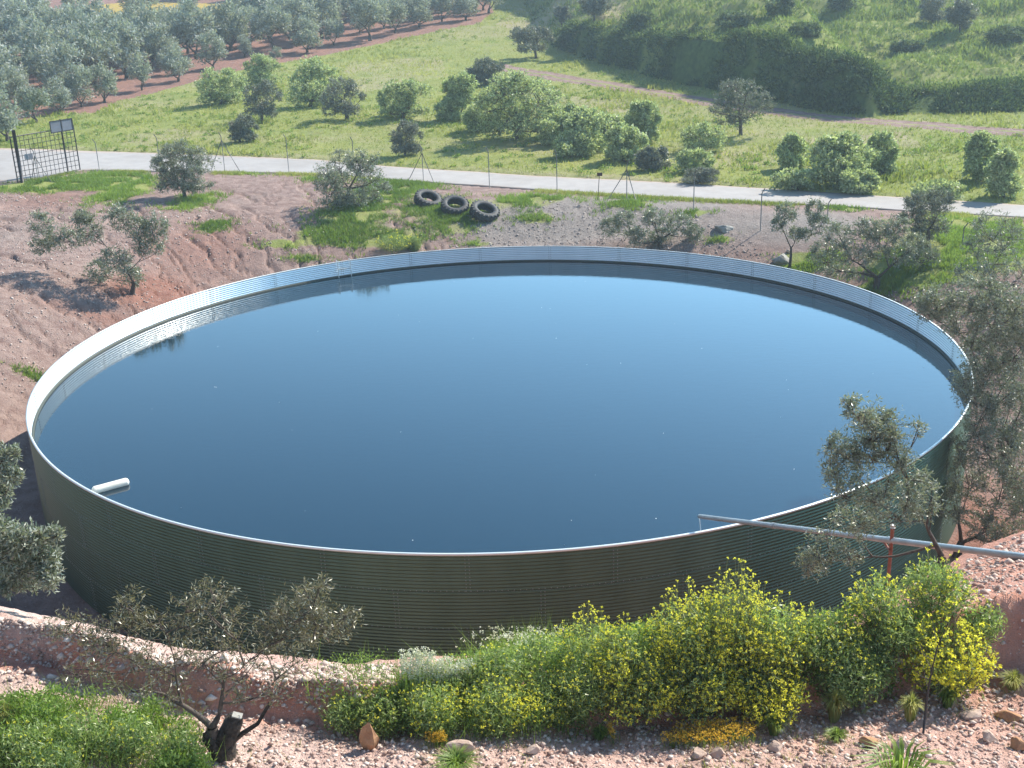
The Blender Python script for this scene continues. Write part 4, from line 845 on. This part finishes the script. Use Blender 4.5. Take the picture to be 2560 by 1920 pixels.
nf = 2600; xf = r.uniform(BANK[0][0]+2, BANK[0][-2]+2, nf); qf = np.stack([xf, ybank(xf, xf*0+90)+r.uniform(-.5, 3.2, nf)], -1); qf = qf[vn(qf[:, 0]*.35, qf[:, 1]*.4, 95) > .3]; tussocks('bank_face_growth', qf, .2, 1.05, M['facegrass'], 82, 34, .30, .10)
nf = 700; xf = r.uniform(BANK[0][0]+2, BANK[0][-2]+2, nf); qf = np.stack([xf, ybank(xf, xf*0+90)+r.uniform(2.4, 4.5, nf)], -1); tussocks('bank_rim_growth', qf, .25, .95, M['dgrass'], 83, 34, .26, .08)
q = Q2[r.uniform(0, 1, len(Q2)) < .035]; q = q[vn(q[:, 0]*.12, q[:, 1]*.12, 77) > .4]; tussocks('scrub', q, .18, .8, M['hillbush'], 78, 40, .24, .08)
q = Q1[r.uniform(0, 1, len(Q1)) < .045]; q = q[vn(q[:, 0]*.10, q[:, 1]*.14, 79) > .45]; tussocks('meadow_weeds', q, .10, .38, M['green'], 80, 26, .16, .06)
# green weeds on the slope
Ws = []
for g_ in GREEN:
    c = G1(g_[0], g_[1]); a = G1(g_[0]-g_[2], g_[1]); b = G1(g_[0], g_[1]-g_[3]); sx = hypot(*(c-a)[:2]); sy = min(hypot(*(c-b)[:2]), 3.5)
    n = int(min(420*sx*sy, 9000)); q = np.stack([c[0]+r.normal(0, .5, n)*sx, c[1]+r.normal(0, .5, n)*sy], -1); Ws.append(clumpy(q, 1.3, .38, 8))
Q = np.concatenate(Ws); Q = Q[(np.hypot(Q[:, 0]-TC[0], Q[:, 1]-TC[1]) > TR+.3) & (Q[:, 1] < ynear(Q[:, 0])-.15)]
blades('slope_weeds', Q, .16, .035, 13, M['green'], 4, spread=1.2)
xs = r.uniform(-30, 40, 9000); q = np.stack([xs, ynear(xs)-.15-np.abs(r.normal(0, .35, 9000))], -1); q = clumpy(q, .5, .45, 9); blades('verge_grass', q, .16, .03, 14, M['grass'], 4)
# ---------------------------------------------------------------- the flowering bank in the foreground
def forb(Q, h, seed, m, name, lv=14, L=.035, W=.014, hs=.5):
    """leafy weeds: small leaves filling low mounds"""
    r = np.random.default_rng(seed); k = len(Q); z = H(Q[:, 0], Q[:, 1]); h = np.asarray(h)*np.ones(k)
    P = np.repeat(np.stack([Q[:, 0], Q[:, 1], z], -1), lv, 0); hh = np.repeat(h, lv); n = k*lv; P[:, :2] += r.normal(0, .045, (n, 2)); P[:, 2] += hh*r.uniform(.05, 1, n)**.8
    D = r.normal(size=(n, 3))+[0, 0, .7]; V, F4, v = quads(P, D, L*r.uniform(.6, 1.4, n), W, r); o = obj_np(name, V, F4, m, attrs={'v': v}); o['kind'] = 'stuff'; return o
def florets(P, size, seed, m, name, parent=None, petals=5):
    r = np.random.default_rng(seed); n = len(P); Pp = np.repeat(P, petals, 0)+r.normal(0, size*.35, (n*petals, 3)); D = r.normal(size=(n*petals, 3))+[0, 0, .4]
    V, F4, v = quads(Pp, D, size, size*.85, r); return obj_np(name, V, F4, m, parent, attrs={'v': v})
reg1 = region([(-30, 1790), (80, 1775), (260, 1765), (400, 1790), (500, 1860), (530, 1990), (-80, 1990)])
q = scatter(reg1, 2000, r); nv = vn(q[:, 0]*2.6, q[:, 1]*2.6, 7); q = q[nv > .36]; nv = nv[nv > .36]; hh = .05+.42*(nv-.25)*(.5+vn(q[:, 0]*6, q[:, 1]*6, 9)); forb(q, hh, 31, M['green'], 'green_weeds', 22, .046, .017)
q2 = scatter(reg1, 700, r); blades('weed_stems', q2, .30, .007, 32, M['green'], 3)
bed = region([(760, 1750), (900, 1700), (1080, 1690), (1220, 1660), (1400, 1610), (1500, 1680), (1560, 1790), (1480, 1850), (1250, 1860), (1050, 1850), (900, 1850)])
q = scatter(bed, 9500, r); nv = vn(q[:, 0]*2.1, q[:, 1]*2.1, 17); q = q[nv > .22]; nv = nv[nv > .22]; forb(q, .08+.30*nv, 33, M['green'], 'bed_foliage', 22, .036, .010)
q = scatter(bed, 2200, r); blades('bed_grass', q, .2+.2*vn(q[:, 0], q[:, 1], 3), .008, 34, M['green'], 5, lean=.4)
q = scatter(bench, 900, r); q = clumpy(q, 1.3, .5, 4); blades('sparse_grass', q, .07, .006, 36, M['grass'], 8, lean=.6)
dz = region([(1120, 1680), (1200, 1655), (1395, 1600), (1420, 1640), (1330, 1690), (1200, 1710)]); dz2 = region([(960, 1740), (1060, 1710), (1200, 1740), (1150, 1770), (1040, 1780)])
def heads(polys, n, hmin, hmax, size, seed, m, name):
    r = np.random.default_rng(seed); Q = np.concatenate([scatter(p, n*f, r) for p, f in polys]); Q = clumpy(Q, 3.1, .3, seed); P = np.stack([Q[:, 0], Q[:, 1], H(Q[:, 0], Q[:, 1])+r.uniform(hmin, hmax, len(Q))], -1)
    o = florets(P, size, seed, m, name); o['kind'] = 'stuff'
    st = P.copy(); blades(name+'_stalks', Q, (hmin+hmax)/2*.98, .005, seed+1, M['green'], 1, lean=.05, hv=.1, z=P[:, 2]-(hmin+hmax)/2)
heads([(dz, 1.), (dz2, .8)], 2600, .26, .46, .016, 41, M['white'], 'daisies')
yz = region([(1070, 1770), (1190, 1740), (1300, 1740), (1420, 1760), (1480, 1830), (1350, 1850), (1180, 1840), (1080, 1850)])
heads([(yz, 1.)], 1050, .18, .42, .015, 43, M['yellow'], 'yellow_meadow_flowers')
oz = region([(1650, 1872), (1690, 1838), (1800, 1825), (1885, 1832), (1890, 1862), (1800, 1880)]); oz2 = region([(1400, 1862), (1440, 1835), (1530, 1835), (1540, 1862)]); oz3 = region([(1060, 1868), (1110, 1850), (1120, 1872)])
heads([(oz, 1.), (oz2, .6), (oz3, .3)], 1300, .07, .17, .012, 45, M['orange'], 'orange_flower_mat')
gz_ = region([(1480, 1640), (1800, 1630), (2150, 1560), (2250, 1560), (2420, 1600), (2380, 1700), (2150, 1760), (2000, 1770), (1800, 1790), (1560, 1790)])
q = scatter(gz_, 5500, r); hh = .2+.35*vn(q[:, 0]*1.1, q[:, 1]*1.1, 27); forb(q, hh, 35, M['green'], 'undergrowth', 22, .045, .016)
def mustard(label, base, topy, wd, seed, nst=42, dens=1., leafy=1., fsize=.0155, yd=1., leafm='mleaf', group='wild mustard plants in bloom'):
    P = G1(*base); r = np.random.default_rng(seed); h = hpx(P, base[1]-topy); R0 = wpx(P, wd)/2; o = empty('mustard_plant', P); tag(o, label, 'flowering plant', group); segs = []; FP = []; tips = []
    for i in range(nst):
        a = r.uniform(0, 2*pi); q = r.uniform(0, 1)**.5; e = np.array([cos(a)*R0*q, sin(a)*R0*q*yd, h*(1-.55*q**2)*r.uniform(.72, 1.0)]); b0 = np.array([cos(a)*R0*q*.25, sin(a)*R0*q*.25, 0])
        m = (b0+e)/2+np.array([cos(a)*R0*.12, sin(a)*R0*.12, 0])+r.normal(0, .03, 3); c = bez(b0, m, e, 6); segs.append((c, np.linspace(.006, .002, 6)))
        for _ in range(int(12*dens)):
            t = r.uniform(.35, .98); p = c[min(int(t*5), 5)]; v = nrm(np.array([cos(a), sin(a), .9])+r.normal(0, .6, 3)); l = r.uniform(.06, .24)*(1.15-t*.5); e2 = p+v*l; segs.append((np.array([p, (p+e2)/2+[0, 0, -.01], e2]), np.array([.003, .0022, .0016]))); tips.append(e2)
        tips.append(e)
    tips = np.array(tips); V, Fw = tubes(segs, 3); obj_np('stems', V, Fw, M['stem'], o)
    k = len(tips); fp = tips[r.uniform(0, 1, k) < .95]; florets(fp, fsize, seed, M['yellow'], 'blossom', o, 7)
    nl = int(500*leafy*R0*h/.4); u = nrm(r.normal(size=(nl, 3)))*(r.uniform(0, 1, nl)**.4)[:, None]; lp = np.stack([u[:, 0]*R0*.95, u[:, 1]*R0*.95*yd, h*(.36+.36*u[:, 2])], -1)
    nl *= 4; lp = np.repeat(lp, 4, 0)+r.normal(0, .03, (nl, 3)); V, F4, v = quads(lp, r.normal(size=(nl, 3))+[0, 0, .5], .05*r.uniform(.6, 1.5, nl), .014, r); obj_np('leaves', V, F4, M[leafm], o, attrs={'v': v}); return o
mustard('mustard plant with the tallest lone stalk at the left end of the yellow mass', (1475, 1715), 1510, 180, 1, 34)
mustard('mustard plant second from the left in the yellow mass, lower than its neighbours', (1580, 1735), 1530, 190, 2, 44)
mustard('broad mustard plant at the front of the yellow mass, left part', (1590, 1785), 1610, 230, 3, 60, leafy=1.3)
mustard('mustard plant at the back of the yellow mass, left of the highest one', (1720, 1690), 1450, 200, 4, 70)
mustard('highest and brightest mustard plant against the dark tank wall', (1830, 1690), 1408, 220, 5, 95, leafy=.7)
mustard('broad mustard plant at the front of the yellow mass in its middle', (1740, 1778), 1580, 240, 6, 80, leafy=1.2)
mustard('mustard plant on the right shoulder of the yellow mass', (1930, 1680), 1460, 180, 7, 40, leafy=1.4)
mustard('bright yellow mustard plant drooping low at the front right of the yellow mass', (1905, 1785), 1630, 220, 8, 110, leafy=.5)
mustard('greener mustard plant right of the yellow mass', (2060, 1660), 1500, 190, 9, 26, leafy=1.8)
mustard('leafy green plant with hardly any flowers between the yellow mass and the round plant', (2110, 1740), 1570, 220, 10, 8, dens=.3, leafy=3.2)
mustard('sparse mustard plant in front of the red pole', (2190, 1560), 1400, 130, 11, 16, leafy=1.)
mustard('dark green leafy bush with a few yellow flowers at the foot of the leaning olive', (2330, 1535), 1375, 175, 12, 26, dens=.8, leafy=2.6)
mustard('separate round mustard plant with large flower heads behind the thin sapling', (2350, 1725), 1505, 240, 13, 60, dens=1.2, leafy=.7, fsize=.024)
mustard('small pale-flowered plant on the bank behind the far rim, left of the tyres', (985, 628), 570, 100, 14, 20, leafy=1.6, fsize=.032, yd=.8, dens=.6)
mustard('small upright green shrub beside the pale-flowered plant on the bank', (1035, 628), 580, 40, 15, 10, dens=.3, leafy=6., fsize=.03)
wg = 'leafy weeds in the flower bed'
for i_, (b_, ty_, wd_, nf_, lb_) in enumerate([((870, 1815), 1730, 120, 2, 'low dark green weed at the left tip of the flower bed'), ((960, 1820), 1715, 150, 10, 'leafy weed with small yellow flowers behind the pointed orange stone'), ((1040, 1760), 1680, 130, 3, 'low weed on the crest at the left end of the daisies'),
        ((1090, 1830), 1700, 150, 16, 'yellow-dotted weed right above the flat pinkish stone'), ((1160, 1740), 1640, 150, 3, 'grassy green weed under the left daisies'), ((1250, 1715), 1615, 150, 4, 'green weed mound under the middle daisies'), ((1240, 1820), 1690, 160, 22, 'yellow-dotted weed in the middle of the bed'),
        ((1350, 1690), 1580, 160, 5, 'green weed mound under the highest daisies'), ((1370, 1800), 1670, 160, 14, 'dark weed left of the front mustard plants'), ((1450, 1790), 1640, 140, 12, 'weed at the left foot of the front mustard plants'), ((2160, 1690), 1570, 170, 6, 'green weed left of the round mustard plant'), ((2230, 1610), 1500, 150, 8, 'weed below the red pole'), ((70, 1900), 1800, 150, 3, 'leafy green weed in the bottom left corner'), ((210, 1880), 1775, 170, 5, 'tallest leafy weed of the bottom left green patch'), ((330, 1895), 1790, 160, 4, 'leafy weed in the middle of the bottom left green patch'), ((450, 1915), 1810, 120, 3, 'leafy weed at the left foot of the old stump'), ((130, 1960), 1860, 170, 3, 'weed cut by the bottom edge at the left'), ((2450, 1590), 1500, 110, 4, 'green weed on the red bank near the right edge')]):
    mustard(lb_, b_, ty_, wd_, 30+i_, 16, dens=.25*nf_/6, leafy=3.2, group=wg, fsize=.013)
# thin sapling
P = G1(2308, 1834); t = empty('sapling', P); tag(t, 'thin dark leafless sapling in front of the round mustard plant', 'sapling'); h = hpx(P, 260)
mb = MB(); mb.tube([(0, 0, -.05), (.0, 0, h*.35), (.02, 0, h*.6), (.05, 0, h*.8), (.12, 0, h)], [.011, .010, .008, .006, .003], 8); mb.build('trunk', M['iron'], t, True)
for i in range(7):
    z = h*(.32+.09*i); a = random.random()*6; mb = MB(); mb.tube([(.03*i/6, 0, z), (.03*i/6+cos(a)*.1, sin(a)*.1, z+.06), (.03*i/6+cos(a)*.2, sin(a)*.2, z+.15)], [.004, .003, .0015], 5); mb.build('twig', M['bark'], t)
# grass tufts
def tuft(label, px, py, hp_, wd, seed, m='green', n=160, wdt=.009, group=None):
    P = G1(px, py); r = np.random.default_rng(seed); h = hpx(P, hp_); R0 = wpx(P, wd)/2; a = r.uniform(0, 2*pi, n); q = r.uniform(0, 1, n)**.6; b = np.stack([np.cos(a)*R0*.25*q, np.sin(a)*R0*.25*q, -.02*np.ones(n)], -1); mid_ = np.stack([np.cos(a)*R0*.55*q, np.sin(a)*R0*.55*q, h*.75*(1-.3*q)], -1); tp = np.stack([np.cos(a)*R0*q*1.1, np.sin(a)*R0*q*1.1, h*(1-.6*q)*r.uniform(.8, 1.1, n)], -1)
    ax = np.stack([-np.sin(a), np.cos(a), 0*a], -1)*wdt*.5; V = np.stack([b-ax, b+ax, mid_+ax, mid_-ax, tp], 1).reshape(-1, 3); i0 = np.arange(n)*5
    F3 = np.concatenate([np.stack([i0, i0+1, i0+2], -1), np.stack([i0, i0+2, i0+3], -1), np.stack([i0+3, i0+2, i0+4], -1)])
    o = obj_np('grass_tuft', V, F3, M[m], attrs={'v': np.repeat(r.uniform(.2, 1, n), 5)}, loc=P); return tag(o, label, 'grass tuft', group)
tg = 'grass tufts on the stony terrace'
tuft('bright grass tuft right of the orange flower mat', 1935, 1835, 60, 80, 1, group=tg); tuft('yellowish grass tuft below the leafy green plant', 2085, 1800, 90, 90, 2, 'grass', group=tg)
tuft('yellowish grass tuft just left of the sapling foot', 2275, 1800, 80, 80, 3, 'grass', group=tg); tuft('grass tuft under the right side of the round mustard plant', 2368, 1768, 60, 70, 4, group=tg)
tuft('low bright green tuft on the terrace below the yellowish one', 2090, 1850, 30, 70, 5, n=220, group=tg); tuft('broad-bladed grass plant at the bottom edge, right', 2250, 1950, 90, 260, 6, n=90, wdt=.018, group=tg)
tuft('drooping grass tuft in the shade among the small yellow flowers', 1420, 1800, 110, 120, 7, n=260, group=tg); tuft('low green tuft at the bottom edge, centre', 1140, 1915, 30, 150, 8, n=260, group=tg)
tuft('grass tuft at the right edge below the red bank', 2530, 1720, 50, 90, 9, 'grass', group=tg); tuft('tiny weed tuft on the berm at the left', 20, 1810, 60, 60, 10, 'grass', group=tg)
tuft('grass tuft right of the low orange mat', 1500, 1850, 40, 60, 11, group=tg)
# ---------------------------------------------------------------- haze in the air
zlo = float(Z.min())-1; zhi = max(float(Z.max()), 13.9)+3; me = bpy.data.meshes.new('haze'); print('zmax', Z.max()); x0, x1, y0, y1 = float(X.min())-5, float(X.max())+5, -25., float(Y.max())+5
me.from_pydata([(a, b, c) for a in (x0, x1) for b in (y0, y1) for c in (zlo, zhi)], [], [(0, 1, 3, 2), (4, 6, 7, 5), (0, 4, 5, 1), (2, 3, 7, 6), (0, 2, 6, 4), (1, 5, 7, 3)])
hz = link(bpy.data.objects.new('haze', me)); hz['kind'] = 'stuff'; hm = bpy.data.materials.new('haze'); hm.use_nodes = True; t_ = hm.node_tree; t_.nodes.remove(t_.nodes['Principled BSDF'])
pv = t_.nodes.new('ShaderNodeVolumePrincipled'); pv.inputs['Color'].default_value = (.66, .82, .95, 1); pv.inputs['Density'].default_value = .0009; pv.inputs['Anisotropy'].default_value = .3
t_.links.new(pv.outputs[0], t_.nodes['Material Output'].inputs['Volume']); me.materials.append(hm)
